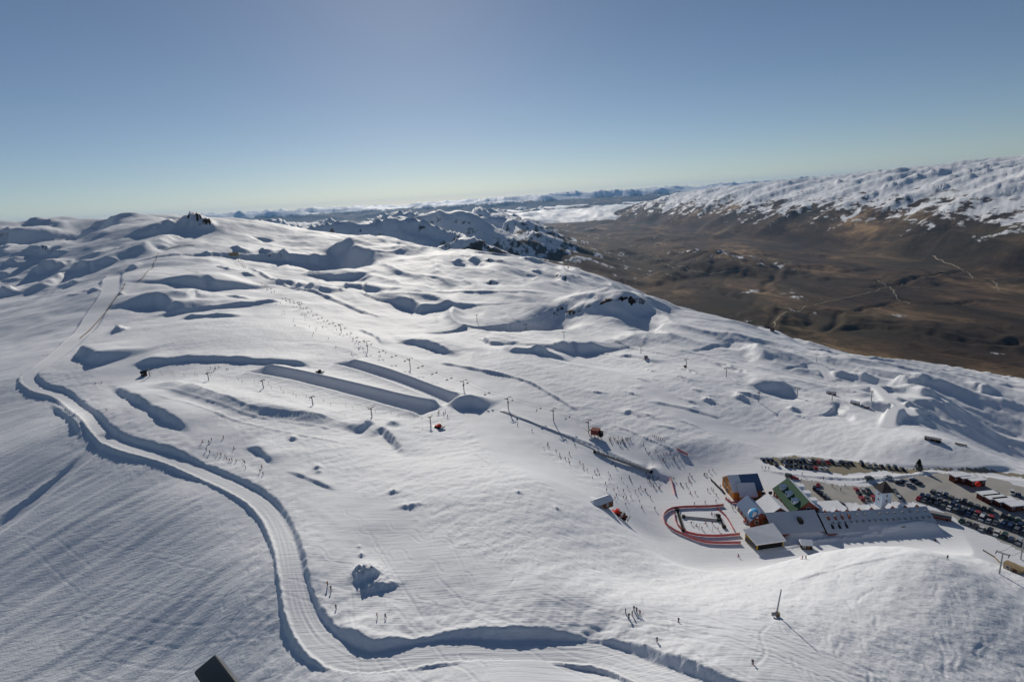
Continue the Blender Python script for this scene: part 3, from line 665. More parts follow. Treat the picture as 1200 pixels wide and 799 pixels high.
# pale farm tracks on the valley floor
def track_strip(pix, wid):
    P = ground_line(pix, 25.0); P = P[np.hypot(P[:, 0], P[:, 1]) > 2600]; P = P + 14 * np.c_[fbm(P[:, 0] / 120, P[:, 1] / 120, 2, 71), fbm(P[:, 0] / 120, P[:, 1] / 120, 2, 73)]; n = np.gradient(P, axis=0); n = np.c_[-n[:, 1], n[:, 0]] / np.linalg.norm(n, axis=1)[:, None] * wid / 2
    v = []; f = []
    for k, (p, q) in enumerate(zip(P - n, P + n)):
        v += [(p[0], p[1], gz(*p) + 1.6), (q[0], q[1], gz(*q) + 1.6)]
        if k: f.append((2 * k - 2, 2 * k, 2 * k + 1, 2 * k - 1))
    b = MB(); b.add(v, f); o = b.build("valley_track", M["gravel_dark"]); o["kind"] = "structure"
for pix, w_ in [([(1093,300),(1106,307),(1122,313),(1135,320),(1140,326)], 11), ([(1024,326),(1036,333),(1046,340),(1052,350),(1068,356)], 11), ([(1162,329),(1168,334),(1170,341)], 10), ([(905,384),(912,372),(920,366),(960,356),(1010,345),(1060,332)], 9), ([(1062,335),(1110,340),(1160,339),(1205,345)], 10), ([(760,300),(800,312),(850,318),(905,312),(930,306)], 11)]: track_strip(pix, w_)
# ---------------------------------------------------------------- buildings
def gable(name, label, A, B, zr, ze, wn, wf, wall, roof_n, roof_f=None, over=.6, split=None, base=-1.0):
    """house with its ridge from A to B (ground coordinates); near slope is on the right of travel A->B"""
    A = np.array(A, float); B = np.array(B, float); L = float(np.linalg.norm(B - A)); ang = math.atan2(*(B - A)[::-1])
    root = thing(name, label, "building", ((A[0] + B[0]) / 2, (A[1] + B[1]) / 2, 0), ang)
    h = L / 2
    w_ = MB(); y0, y1 = -wn, wf
    prof = [(y0, base), (y1, base), (y1, ze - .12), (0, zr - .15), (y0, ze - .12)]
    w_.hexa([(-h, y, z) for y, z in prof], [(h, y, z) for y, z in prof]); w_.build("wall", M[wall], root)
    def slab(ya, za, yb, zb, m, x0, x1, nm="roof"):
        dy, dz = yb - ya, zb - za; l = math.hypot(dy, dz); ny, nz_ = -dz / l, dy / l
        if nz_ < 0: ny, nz_ = -ny, -nz_
        t = .28; ye, zee = yb + dy / l * over, zb + dz / l * over
        q = [(ya, za), (ye, zee), (ye + ny * t, zee + nz_ * t), (ya + ny * t * 0, za + t)]
        b = MB(); b.hexa([(x0, y, z) for y, z in q], [(x1, y, z) for y, z in q]); return b.build(nm, M[m], root)
    x0, x1 = -h - over, h + over
    if split:
        xs = x0 + (x1 - x0) * split[0]; slab(0, zr, y0, ze, split[1], x0, xs); slab(0, zr, y0, ze, roof_n, xs + .02, x1)
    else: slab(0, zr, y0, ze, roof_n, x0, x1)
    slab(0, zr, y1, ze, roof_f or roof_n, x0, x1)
    return root, L
def window_on(root, x, y, z, w_, h_, face, m="glass", name="window"):
    """a framed window standing proud of a wall; face = 'x-','x+','y-','y+'"""
    sx = -1 if face[1] == '-' else 1
    fr = MB(); pa = MB()
    if face[0] == 'y': fr.box((x, y + sx * .05, z), (w_ + .3, .1, h_ + .3)); pa.box((x, y + sx * .12, z), (w_, .06, h_))
    else: fr.box((x + sx * .05, y, z), (.1, w_ + .3, h_ + .3)); pa.box((x + sx * .12, y, z), (.06, w_, h_))
    f = fr.build(name, M["white"], root); pa.build("pane", M[m], f)

# long hotel block
zr, ze = 6.6, 1.5
A, B = pz(960, 601, zr), pz(1084, 593.5, zr)
hotel, HL = gable("apartment_block", "long apartment block under one snowy roof with rows of skylights", A, B, zr, ze, 9.0, 8.0, "red", "shadedroof", "snowroof")  # viewer-side slope gets a darker blue-grey: its shade is in the colour
def slope_z(y, wn, zr, ze): return zr - (zr - ze) * abs(y) / wn
for row, (fy, n0, n1, cnt) in enumerate(((.22, .05, .97, 14), (.56, .08, .97, 17))):
    for k in range(cnt):
        if row == 0 and k in (6,): continue
        x = -HL / 2 + HL * (n0 + (n1 - n0) * k / (cnt - 1)); y = -9.0 * fy; z = slope_z(y, 9.0, zr, ze)
        b = MB(); b.box((x, y - .1, z + .42), (.95, 1.0, .55)); o = b.build("skylight", M["steel"], hotel)
        g = MB(); g.box((x, y - .64, z + .36), (.8, .06, .4)); g.build("pane", M["glass"], o)
for k in range(4):                                              # roofed dormers at the left end
    x = -HL / 2 + 3.0 + k * 3.4
    for y, nm in ((-2.6, "red"), (-6.6, "dark")):
        if nm == "dark" and k == 3: continue
        z = slope_z(y, 9, zr, ze); b = MB(); b.hexa([(x - .9, y - 1.2, z - .9), (x + .9, y - 1.2, z - .9), (x, y - 1.2, z + 1.1)], [(x - .9, y + 1.4, z - .2), (x + .9, y + 1.4, z - .2), (x, y + 1.4, z + 1.1)])
        d_ = b.build("dormer", M[nm], hotel); g = MB(); g.box((x, y - 1.24, z - .1), (.5, .06, .6)); g.build("pane", M["glass"], d_)
for fx in (.06, .17, .27, .38, .50, .70, .82, .93):             # cross gables beyond the ridge
    x = -HL / 2 + HL * fx; b = MB(); w3 = 1.7
    b.hexa([(x - w3, -.15, zr - .9), (x + w3, -.15, zr - .9), (x, -.15, zr + 1.15)], [(x - w3, 3.2, zr - 2), (x + w3, 3.2, zr - 2), (x, 3.2, zr + 1.15)]); c = b.build("cross_gable", M["red"], hotel)
    for sx in (-1, 1):
        b = MB(); b.hexa([(x, .7, zr + 1.17), (x + sx * (w3 + .2), .7, zr - 1.1), (x + sx * (w3 + .2), .7, zr - .98), (x, .7, zr + 1.29)], [(x, 3.4, zr + 1.17), (x + sx * (w3 + .2), 3.4, zr - 1.1), (x + sx * (w3 + .2), 3.4, zr - .98), (x, 3.4, zr + 1.29)]); b.build("gable_roof", M["snowroof"], c)
b = MB(); b.box((HL * .18, -9.3, 1.6), (2.2, .16, 2.0)); b.build("door", M["brown"], hotel)
# low snow-roofed link left of it
p = pz(972, 593, 5.5); rot = hotel.rotation_euler[2]
lk = thing("link_building", "low flat building with plain white snow roof between green roof and apartment block", "building", (p[0], p[1], 0), rot)
b = MB(); b.box((0, 0, 2.2), (12.5, 8.5, 6.4)); b.build("wall", M["red"], lk); b = MB(); b.box((0, 0, 5.65), (13.3, 9.3, .5)); b.build("roof", M["snowroof"], lk)
for x in (-3.5, 0, 3.5): window_on(lk, x, -4.25, 3.6, 1.4, 1.2, 'y-')

# middle day lodge
zr, ze = 7.4, 2.0
A, B = pz(898, 601, zr), pz(953, 597.5, zr)
mid, L = gable("day_lodge", "broad lodge roof in shade with red walls beside the green-roofed house", A, B, zr, ze, 9.5, 7, "red", "shadedroof", "snowroof")  # near slope painted in the shaded tone, far slope in plain snow
for k in range(4): window_on(mid, L / 2, -6 + k * 3.2, 2.4, 1.4, 1.5, 'x+')
b = MB(); b.box((2.5, -5.5, 5.6), (1.6, 3.2, 2.0)); b.build("roof_hatch", M["dark"], mid)
for k in range(6): b = MB(); b.box((-L / 2 - 1.3, -8 + k * 1.9, 1.7), (.35, .35, 4.6)); b.build("deck_post", M["brown"], mid)
b = MB(); b.box((-L / 2 - .9, -3.5, 4.2), (1.4, 11, .25)); b.build("balcony", M["wood"], mid)
# wing behind with red gable
zr = 8.6; g = pz(914, 594, zr); u = np.array([math.cos(rot), math.sin(rot)]); n_ = np.array([-u[1], u[0]])
wing, L = gable("lodge_wing", "snowy wing with red triangular gable wall behind the day lodge roof", g + n_ * 13, g, zr, 4.2, 6, 6, "red", "snowroof")
window_on(wing, L / 2, 0, 5.6, 1.2, 1.2, 'x+')

# orange lodge with blue roof
zr, ze = 10.5, 5.2
A, B = pz(853.5, 557, zr), pz(886.5, 555, zr)
ol, L = gable("orange_lodge", "orange walled lodge with dark blue metal roof facing the learners' slope", A, B, zr, ze, 8.0, 8.0, "orange", "bluemetal", "snowroof", split=(.36, "snowroof"))
for y in (-4.5, 0, 4.5):
    for z in (2.2, 5.2): window_on(ol, -L / 2, y, z, 1.5, 1.5, 'x-')
for k in range(5): window_on(ol, -L / 2 + 4 + k * 4, -8, 3, 1.8, 1.6, 'y-')
b = MB(); b.box((L / 2 - 3, -10.2, 1.2), (7, 3.8, .3)); b.build("deck", M["wood"], ol)
zr = 8.4; A, B = pz(864.5, 566, zr), pz(882.5, 565.6, zr)
ow, L = gable("orange_wing", "small orange gabled house with light grey roof below the orange lodge", A, B, zr, 4.0, 6.2, 6.2, "orange", "snowroof")
for y in (-3, 0, 3): window_on(ow, -L / 2, y, 3.0, 1.3, 1.6, 'x-')
for k in range(3): window_on(ow, -3 + k * 3, -6.2, 2.2, 1.4, 1.4, 'y-')

# red house running towards the viewer
zr = 8.0; A, B = pz(876, 581, zr), pz(892, 600, zr)
rh, L = gable("red_house", "red brown house with steep blue metal roof next to the balloon", A, B, zr, 3.6, 5.0, 5.0, "red", "bluemetal", "bluemetal")
rh_l = L
for k in range(3):
    window_on(rh, -L / 2 + 2.8 + k * (L - 5.6) / 2, -5.0, 1.9, 2.2, 1.6, 'y-')
for y in (-2, 2): window_on(rh, L / 2, y, 2.6, 1.5, 1.6, 'x+')
# green-roofed house: dormers on the slope
zr, ze = 11.0, 5.0
A, B = pz(924, 560.5, zr), pz(948, 587, zr)
gh, L = gable("green_roof_house", "house with dark green roof and three dormers beside the car park", A, B, zr, ze, 7.5, 7.5, "red", "green", "snowroof")
print("green len", L)
for k in range(3):
    x = -L / 2 + L * (.2 + .3 * k)
    for sgn in (-1, 1):
        y = sgn * 4.2; z = slope_z(y, 7.5, zr, ze); b = MB(); b.box((x, y + sgn * .4, z + .7), (2.4, 2.6, 2.0)); d_ = b.build("dormer", M["paleblue"], gh)
        b = MB(); b.box((x, y + sgn * .3, z + 1.82), (2.9, 3.2, .2)); b.build("dormer_roof", M["bluemetal" if sgn < 0 else "snowroof"], d_); b = MB(); b.box((x, y + sgn * 1.74, z + .7), (1.6, .08, 1.2)); b.build("pane", M["glass"], d_)
window_on(gh, L / 2, 0, 6.5, 1.8, 1.8, 'x+'); window_on(gh, L / 2, -3.4, 2.6, 1.6, 1.8, 'x+'); window_on(gh, L / 2, 3.4, 2.6, 1.6, 1.8, 'x+')
for k in range(5): window_on(gh, -L / 2 + 3 + k * (L - 6) / 4, -7.5, 2.4, 1.5, 1.6, 'y-')

# low lodge with yellow front
q = [pz(871, 621, 5.6), pz(906, 613.5, 5.6), pz(921, 634, 2.8), pz(886, 639, 2.8)]
c = sum(q) / 4
ll = thing("snow_roof_lodge", "low lodge with yellow front and wide snow covered roof under the balloon", "building", (c[0], c[1], 0))
qq = [p - c for p in q]; zz = (5.6, 5.6, 2.8, 2.8)
b = MB(); ins = [p * .9 for p in qq]; b.hexa([(p[0], p[1], -1) for p in ins], [(p[0], p[1], z - .1) for p, z in zip(ins, zz)]); b.build("wall", M["yellow"], ll)
b = MB(); b.hexa([(p[0], p[1], z) for p, z in zip(qq, zz)], [(p[0], p[1], z + .55) for p, z in zip(qq, zz)]); b.build("roof", M["snowroof"], ll)
d0 = ins[3] - ins[0]; ln = np.linalg.norm(d0); dn = d0 / ln; nrm = np.array([dn[1], -dn[0]]) ; nrm = -nrm if nrm[0] > 0 else nrm
for k in range(4):
    p = ins[0] + d0 * (.15 + .23 * k) + nrm * .06; b = MB(); b.box((p[0], p[1], 1.5), (1.9, .14, 2.0), math.atan2(dn[1], dn[0])); f = b.build("window", M["brown"], ll)
    p = p + nrm * .1; b = MB(); b.box((p[0], p[1], 1.5), (1.5, .1, 1.6), math.atan2(dn[1], dn[0])); b.build("pane", M["glass"], f)
d0 = ins[2] - ins[3]; dn = d0 / np.linalg.norm(d0); p = (ins[2] + ins[3]) / 2; nr = np.array([dn[1], -dn[0]])
b = MB(); pp_ = p + nr * .08; b.box((pp_[0], pp_[1], 1.0), (np.linalg.norm(d0) * .9, .12, 2.6), math.atan2(dn[1], dn[0])); b.build("opening", M["dark"], ll)

# tower
p = pz(1034, 593, 0.0); tw = thing("clock_tower", "pale tower with dark pointed roof rising behind the long snowy roof", "tower", (p[0], p[1], 0), rot)
b = MB(); b.box((0, 0, 4), (4.9, 4.9, 11.6)); b.build("wall", M["paleblue"], tw)
b = MB(); b.add([(-3.4, -3.4, 9.4), (3.4, -3.4, 9.4), (3.4, 3.4, 9.4), (-3.4, 3.4, 9.4), (0, 0, 14.6)], [(0, 1, 4), (1, 2, 4), (2, 3, 4), (3, 0, 4), (3, 2, 1, 0)]); b.build("roof", M["slate"], tw)
for sx in (-1, 1):
    b = MB(); b.add([(sx * 1.2 - .8, -3.0, 9.9), (sx * 1.2 + .8, -3.0, 9.9), (sx * 1.2, -3.0, 11.3), (sx * 1.2, -1.2, 11.3)], [(0, 1, 2), (0, 2, 3), (1, 3, 2), (0, 3, 1)]); b.build("roof_dormer", M["slate"], tw)
for z in (4.5, 7.4): window_on(tw, 0, -2.45, z, .8, 1.1, 'y-'); window_on(tw, -2.45, 0, z, .8, 1.1, 'x-')

# stepped sheds along the upper edge of the car park
for k, (px, py, z) in enumerate([(1124, 555.5, 4.2), (1133, 557.5, 4.0), (1144, 560.5, 3.9), (1158, 577.5, 3.4), (1166, 581.3, 3.4), (1177, 584.6, 3.4), (1191, 589.5, 3.4)]):
    p = pz(px, py, z); r = math.radians(4)
    t = thing("stepped_shed", "red shed with flat snowy roof, %s" % ("highest of three at the car park top", "middle of three at the car park top", "lowest of three at the car park top", "beside the red balloon", "second shed below the red balloon", "third shed below the red balloon", "fourth shed below the red balloon")[k], "shed", (p[0], p[1], 0), r, "stepped snow roofed sheds")
    w3 = 8 if k < 3 else 9; b = MB(); b.box((0, 0, z / 2 - .5), (w3, 3.6, z + .4)); b.build("wall", M["darkred"], t); b = MB(); b.box((0, -.1, z - .05), (w3 + 1, 4.6, .4)); b.build("roof", M["snowroof"], t)
    b = MB(); b.box((0, -1.86, z / 2 - .7), (2.2, .12, 2.2)); b.build("door", M["brown"], t)
    for x in (-3, 3): window_on(t, x, -1.8, z - 1.6, 1.2, .8, 'y-')

# small huts
def hut(px, py, w_, d_, h_, wall, roof, label, name="hut", pitch=.35, rz=0.0, sink=.6):
    x, y, z = gp(px, py); a = -math.atan2(x, y) + rz
    t = thing(name, label, "hut", (x, y, z), a); b = MB(); b.box((0, 0, h_ / 2 - sink / 2), (w_, d_, h_ + sink)); b.build("wall", M[wall], t)
    pk = pitch * d_; hw, hd = w_ / 2 + .3, d_ / 2 + .35; b = MB()
    b.hexa([(-hw, -hd, h_ - .1), (-hw, hd, h_ - .1), (-hw, 0, h_ + pk)], [(hw, -hd, h_ - .1), (hw, hd, h_ - .1), (hw, 0, h_ + pk)]); b.build("roof", M[roof], t)
    b = MB(); b.box((w_ * .15, -d_ / 2 - .05, h_ * .42), (min(1.2, w_ * .3), .1, h_ * .8)); b.build("door", M["brown" if wall != "brown" else "grey"], t)
    window_on(t, -w_ * .25, -d_ / 2, h_ * .6, min(1.2, w_ * .2), .8, 'y-'); return t
hut(274, 299, 20, 9, 5, "tan", "slate", "wide dark roofed hut alone near the ridge summit", "mountain_hut", .12)
hut(169, 440, 4.2, 3.6, 2.8, "dark", "slate", "small black hut at the top of the drag lift")
hut(974, 462, 7, 3, 1.8, "brown", "snowroof", "low brown hut tucked under a snow bench on the shoulder", rz=-.3)
hut(1002, 473, 6, 3, 1.6, "tan", "snowroof", "tan walled low shelter beside a cut snow bank", rz=-.4)
hut(905, 388, 5, 3, 2.6, "brown", "slate", "tiny brown cabin at the lip of the valley", rz=.2)
hut(1093, 516, 8, 3, 1.7, "dark", "grey", "long dark shed beside the ski racks", "long_shed", .15, rz=-.12)
hut(944, 641, 4.6, 4.0, 2.4, "dark", "snowroof", "small dark kiosk with snowy pitched roof below the lodges", "kiosk", .45, rz=.3)
hut(1188, 669, 5.5, 3.2, 2.4, "tan", "tan", "tan lift hut beside the grey pylon at the bottom corner", "lift_hut", .08, rz=-.35)
hut(1014, 477, 5, 2.5, 1.4, "brown", "snowroof", "brown lean-to below the tan shelter", rz=-.5)
hut(803, 431, 2.2, 2, 1.8, "redflag", "red", "bright red operator cabin by a chairlift pylon")
hut(757, 420, 3, 2.4, 2.0, "brown", "brown", "brown box cabin on a snow ledge by the far chairlift")
hut(316, 300, 4, 3, 2.4, "brown", "snowroof", "little snow topped hut right of the summit hut")
t = hut(705, 592, 9.5, 5.5, 2.6, "brown", "snowroof", "brown shed with grey snowy roof dug into the slope above the fenced ring", "shed", .3, rz=.62)

# chairlift base station and other machines
x, y, z = gp(698, 511); st = thing("lift_station", "red chairlift base station with black drive housing", "lift station", (x, y, z), -.45)
b = MB(); b.box((0, 0, 3.2), (5.2, 4.4, 3.0)); b.build("housing", M["red"], st); b = MB(); b.box((3.9, -.6, 2.4), (2.2, 3.2, 3.2)); b.build("drive_unit", M["dark"], st)
for sx in (-2.2, 2.2):
    for sy in (-1.8, 1.8): b = MB(); b.tube((sx, sy, -1), (sx, sy, 1.8), .3); b.build("leg", M["steel"], st)
b = MB(); b.box((0, 0, 4.85), (5.8, 5.0, .3)); b.build("roof", M["red"], st); b = MB(); b.tube((-4.6, 0, 4.2), (-4.6, 0, 4.6), 2.4, n=16); b.build("bull_wheel", M["steel"], st)
def groomer(px, py, rz, colr, label):
    x, y, z = gp(px, py); t = thing("snow_groomer", label, "snow groomer", (x, y, z), rz)
    for sy in (-1.2, 1.2):
        b = MB(); b.hexa([(-2.1, sy - .45, .0), (2.1, sy - .45, .0), (2.5, sy - .45, .5), (2.2, sy - .45, .95), (-2.2, sy - .45, .95), (-2.5, sy - .45, .5)], [(-2.1, sy + .45, .0), (2.1, sy + .45, .0), (2.5, sy + .45, .5), (2.2, sy + .45, .95), (-2.2, sy + .45, .95), (-2.5, sy + .45, .5)]); b.build("track", M["rubber"], t)
    b = MB(); b.box((-.2, 0, 1.1), (4.4, 1.8, .7)); b.build("body", M[colr], t); b = MB(); b.box((.7, 0, 2.05), (1.7, 1.9, 1.3), taper=.85); c = b.build("cab", M[colr], t)
    b = MB(); b.box((1.5, 0, 2.1), (.12, 1.5, .9)); b.build("windscreen", M["glass"], c); b = MB(); b.box((3.3, 0, .65), (.3, 4.4, 1.1)); b.build("blade", M["steel"], t); b = MB(); b.box((-3.1, 0, .45), (1.1, 4.2, .6)); b.build("tiller", M["steel"], t)
groomer(514, 501, -.6, "redflag", "red snow groomer parked at the foot of the half pipes"); groomer(722, 602, -.5, "redflag", "red snow groomer beside the brown shed"); groomer(729, 607, -.5, "red", "darker red snow groomer below the first one by the brown shed")
groomer(374, 437, -.3, "dark", "black snow groomer parked on the deck between the half pipes")

# bus at the end of the hotel
p = pz(1101, 602, 2.5); bus = thing("bus", "grey topped bus with red lower sides at the end of the apartment block", "bus", (p[0], p[1], 0), math.radians(-32))
b = MB(); b.box((0, 0, 2.3), (9.5, 2.6, 1.5)); b.build("body", M["grey"], bus); b = MB(); b.box((0, 0, .95), (9.45, 2.55, 1.2)); b.build("skirt", M["red"], bus); b = MB(); b.box((0, 0, 2.25), (8.6, 2.68, .8)); b.build("windows", M["glass"], bus)
for sx in (-3, 3):
    for sy in (-1.1, 1.1): b = MB(); b.tube((sx, sy - .2, .5), (sx, sy + .2, .5), .5, n=10); b.build("wheel", M["tyre"], bus)
# balloon over its yellow base
p = pz(884, 613, 0.0); bl_ = thing("inflatable_balloon", "blue and white inflatable balloon on a yellow base in front of the lodges", "balloon", (p[0], p[1], 0))
for nm, par, m_ in (("envelope", 0, "balloon"), ("panel", 1, "white")):
    v, f = [], []; NU, NV = 16, 10
    for i in range(NV + 1):
        th = math.pi * i / NV; r_ = math.sin(th) * (3.3 if th < math.pi / 2 else 3.3 * (1 - .12 * (th - math.pi / 2)))
        for k in range(NU): v.append((r_ * math.cos(2 * math.pi * k / NU), r_ * math.sin(2 * math.pi * k / NU), 5.0 + 3.0 * math.cos(th)))
    for i in range(NV):
        for k in range(NU):
            if ((k // 2) % 2 == 1 and 2 <= i <= 6) == bool(par): f.append((i * NU + k, i * NU + (k + 1) % NU, (i + 1) * NU + (k + 1) % NU, (i + 1) * NU + k))
    b = MB(); b.add(v, f); b.build(nm, M[m_], bl_, True)
b = MB(); b.box((0, 0, 1.0), (3.4, 3.0, 3.0)); b.build("base", M["yellow"], bl_)
p = pz(1145, 575, 0.0); rb = thing("red_balloon", "small bright red round balloon on a pole by the car park", "balloon", (p[0], p[1], 0))
bm = bmesh.new(); bmesh.ops.create_icosphere(bm, subdivisions=2, radius=1.35)
for v in bm.verts: v.co.z = v.co.z * 1.15 + 4
me = bpy.data.meshes.new("envelope"); bm.to_mesh(me); bm.free(); me.materials.append(M["redflag"]); link("envelope", me, rb); b = MB(); b.tube((0, 0, -.5), (0, 0, 2.8), .06); b.build("pole", M["steel"], rb)
# snow gun on its pole, lower right
x, y, z = gp(909, 722); sg = thing("snow_gun", "tall thin pole with a snow gun at its foot and a long shadow", "snow gun", (x, y, z))
b = MB(); b.tube((0, 0, -1), (1.3, .4, 8.6), .24, .16); b.build("pole", M["steel"], sg); b = MB(); b.tube((-1.2, 0, .9), (-.1, -.3, 1.3), .55, .45, n=12); b.build("fan_barrel", M["steel"], sg)
b = MB(); b.box((.5, .2, .6), (1.2, .9, 1.2)); b.build("pump_box", M["tan"], sg)
for a in (0, 2.1, 4.2): b = MB(); b.tube((-.5, -.1, 1.0), (-.5 + 1.1 * math.cos(a), -.1 + 1.1 * math.sin(a), -.3), .07); b.build("leg", M["steel"], sg)
# conifer beside the far car park
x, y, z = gp(1076, 551); tr = thing("conifer_tree", "lone dark conifer at the end of the far car park", "tree", (x, y, z))
b = MB(); b.tube((0, 0, -.5), (0, 0, 7), .25, .05); b.build("trunk", M["bark"], tr); b = MB(); r3 = random.Random(3)
for k in range(520):
    h_ = r3.random() ** .8; a = r3.uniform(0, 6.283); R_ = (1 - h_) * 2.5 * r3.uniform(.35, 1.05) + .12; zc_ = .7 + h_ * 6.4 - R_ * .15; s_ = r3.uniform(.22, .42)
    c_ = Vector((R_ * math.cos(a), R_ * math.sin(a), zc_)); d1 = Vector((math.cos(a), math.sin(a), -.35)) * s_ * 1.6; d2 = Vector((-math.sin(a), math.cos(a), r3.uniform(-.3, .3))) * s_
    b.add([c_ - d2, c_ + d1, c_ + d2, c_ - d1 * .5], [(0, 1, 2), (0, 2, 3)])
b.build("crown", M["needles"], tr)
print("buildings %.1fs" % (time.time() - T0))

# ---------------------------------------------------------------- cars
def car_mesh(kind):
    """body profile extruded with tumblehome"""
    Lc, Wc, Hc = {"sedan": (4.5, 1.75, 1.42), "suv": (4.6, 1.85, 1.75), "van": (4.9, 1.9, 2.05)}[kind]
    h = Lc / 2
    body = [(-h, .35), (h, .35), (h, .72), (h * .93, .88), (h * .45, .98), (-h * .9, 1.02), (-h, .9)]
    if kind == "van": body = [(-h, .35), (h, .35), (h, .85), (h * .9, 1.05), (h * .62, 1.15), (-h * .98, 1.2), (-h, 1.0)]
    cab = {"sedan": [(h * .42, .97), (h * .1, Hc), (-h * .5, Hc), (-h * .85, 1.0)], "suv": [(h * .42, .97), (h * .16, Hc), (-h * .9, Hc), (-h * .97, 1.0)], "van": [(h * .66, 1.1), (h * .34, Hc), (-h * .94, Hc), (-h * .98, 1.15)]}[kind]
    B_ = MB(); w2 = Wc / 2
    B_.hexa([(x, -w2, z) for x, z in body], [(x, w2, z) for x, z in body])
    k = .82; zt = max(z for x, z in cab); roof = MB()
    gl = MB(); gl.hexa([(x, -w2 * (.96 if z < zt else k), z) for x, z in cab], [(x, w2 * (.96 if z < zt else k), z) for x, z in cab])
    xs = [x for x, z in cab if z == zt]; roof.box((sum(xs) / 2, 0, zt + .03), (abs(xs[0] - xs[1]) + .12, Wc * k + .06, .08))
    wh = MB(); wh.tube((0, -.11, 0), (0, .11, 0), .33, n=8)
    return B_, gl, roof, wh, Lc, Wc
CARCOL = {"dark blue": (.02, .035, .09), "black": (.012, .012, .014), "silver": (.42, .43, .45), "white": (.62, .62, .62), "red": (.36, .02, .018), "dark green": (.02, .05, .03), "grey": (.12, .125, .13)}
CARMAT = {}
for k_, v_ in CARCOL.items():
    m_ = mat("car_paint_" + k_.replace(" ", "_"), v_, .28, .5); m_.node_tree.nodes["Principled BSDF"].inputs["Coat Weight"].default_value = .4; CARMAT[k_] = m_
PROTO = {}
def car_proto(kind, colour):
    if (kind, colour) in PROTO: return PROTO[(kind, colour)]
    B_, gl, roof, wh, Lc, Wc = car_mesh(kind)
    def me(b, name, m_):
        o = b.build(name, m_, None); d = o.data; bpy.data.objects.remove(o); return d
    PROTO[(kind, colour)] = (me(B_, "body", CARMAT[colour]), me(gl, "windows", M["glass"]), me(roof, "roof", CARMAT[colour]), PROTO.setdefault("wheel", None) or me(wh, "wheel", M["tyre"]), Lc, Wc)
    PROTO["wheel"] = PROTO[(kind, colour)][3]; return PROTO[(kind, colour)]
rc = random.Random(11); NCAR = 0
def put_car(x, y, rz, place, group, colour=None, kind=None):
    global NCAR
    colour = colour or rc.choices(list(CARCOL), (24, 26, 13, 8, 3, 8, 17))[0]; kind = kind or rc.choices(("sedan", "suv", "van"), (4, 5, 1.5))[0]
    bo, gl, rf, wh, Lc, Wc = car_proto(kind, colour)
    nm = {"sedan": "parked_car", "suv": "parked_wagon", "van": "parked_van"}[kind]; word = {"sedan": "car", "suv": "wagon", "van": "van"}[kind]
    t = thing(nm, "%s %s %s" % (colour, word, place), word if word == "van" else "car", (x, y, gz(x, y) + .06), rz + rc.uniform(-.04, .04), group)
    link("body", bo, t); link("windows", gl, t); link("roof", rf, t)
    for sx in (-.31, .31):
        for sy in (-1, 1):
            w_ = link("wheel", wh, t); w_.location = (sx * Lc, sy * (Wc / 2 - .1), .33)
    NCAR += 1
def car_row(p0, p1, spacing, turn, place, group, skip=.05, two=0.0, par=False):
    a = np.array(hit(*p0)); b = np.array(hit(*p1)); L = np.linalg.norm(b - a); d = (b - a) / L; nrm = np.array([-d[1], d[0]]); ang = math.atan2(d[1], d[0])
    n = int(L / spacing)
    for k in range(n):
        for s_ in ((0,) if not two else (-two / 2, two / 2)):
            if rc.random() < skip: continue
            p = a + d * (k + .5) * spacing + nrm * s_
            put_car(p[0], p[1], ang + (0 if par else math.pi / 2) + turn + (math.pi if rc.random() < .5 else 0), place, group)
def block_row(*a): car_row(*a)
g1 = "cars in the long rows of the main car park"
car_row((1090, 576), (1215, 618), 2.75, .05, "in the car park row nearest the stepped sheds", g1, .02)
car_row((1075, 582), (1215, 627), 2.65, .05, "in the long middle row of the main car park", g1, .03, 4.9)
car_row((1123, 610), (1215, 644), 2.75, .05, "in the row along the lower edge of the main car park", g1, .03)
g2 = "cars parked behind the apartment block"
for y0 in (0, 1, 2): car_row((1000 + y0 * 3, 574.5 + y0 * 5.2), (1024 + y0 * 3, 575.5 + y0 * 5.2), 2.9, .0, "parked left of the pale tower", g2, .12)
for y0 in (0, 1, 2): car_row((1044 + y0 * 3, 576 + y0 * 4.6), (1058 + y0 * 3, 577 + y0 * 4.6), 2.9, .0, "parked right of the pale tower", g2, .12)
car_row((949, 568), (981, 594), 3.0, .9, "in the slanting row right of the green roof", g2, .06); car_row((957, 568), (968, 579), 3.0, .9, "in the short row beyond the green-roofed house", g2, .3)
for px, py in ((1053, 566), (1059, 565), (1066, 569), (1071, 564), (1076, 567), (925, 559), (931, 561), (985, 592)): x, y = hit(px, py); put_car(x, y, rc.uniform(-.6, .2), "standing apart in the open car park", g2)
g3 = "cars in the far car park"
car_row((891, 539.2), (1002, 544), 2.6, .15, "in the back row of the far car park", g3, .04); car_row((1006, 544.5), (1072, 552), 3.4, .15, "in the sparse right end of the far car park", g3, .2); car_row((906, 544.5), (972, 551), 2.7, .15, "in the front row of the far car park", g3, .06)
car_row((1002, 564.5), (1052, 559.5), 5.6, 0, "parked along the snow bank of the road", "cars along the road bank", .2, 0, True)
car_row((1182, 577), (1206, 586), 3.0, .6, "beside the upper snow bank past the red balloon", g1, .05)
print("cars", NCAR)

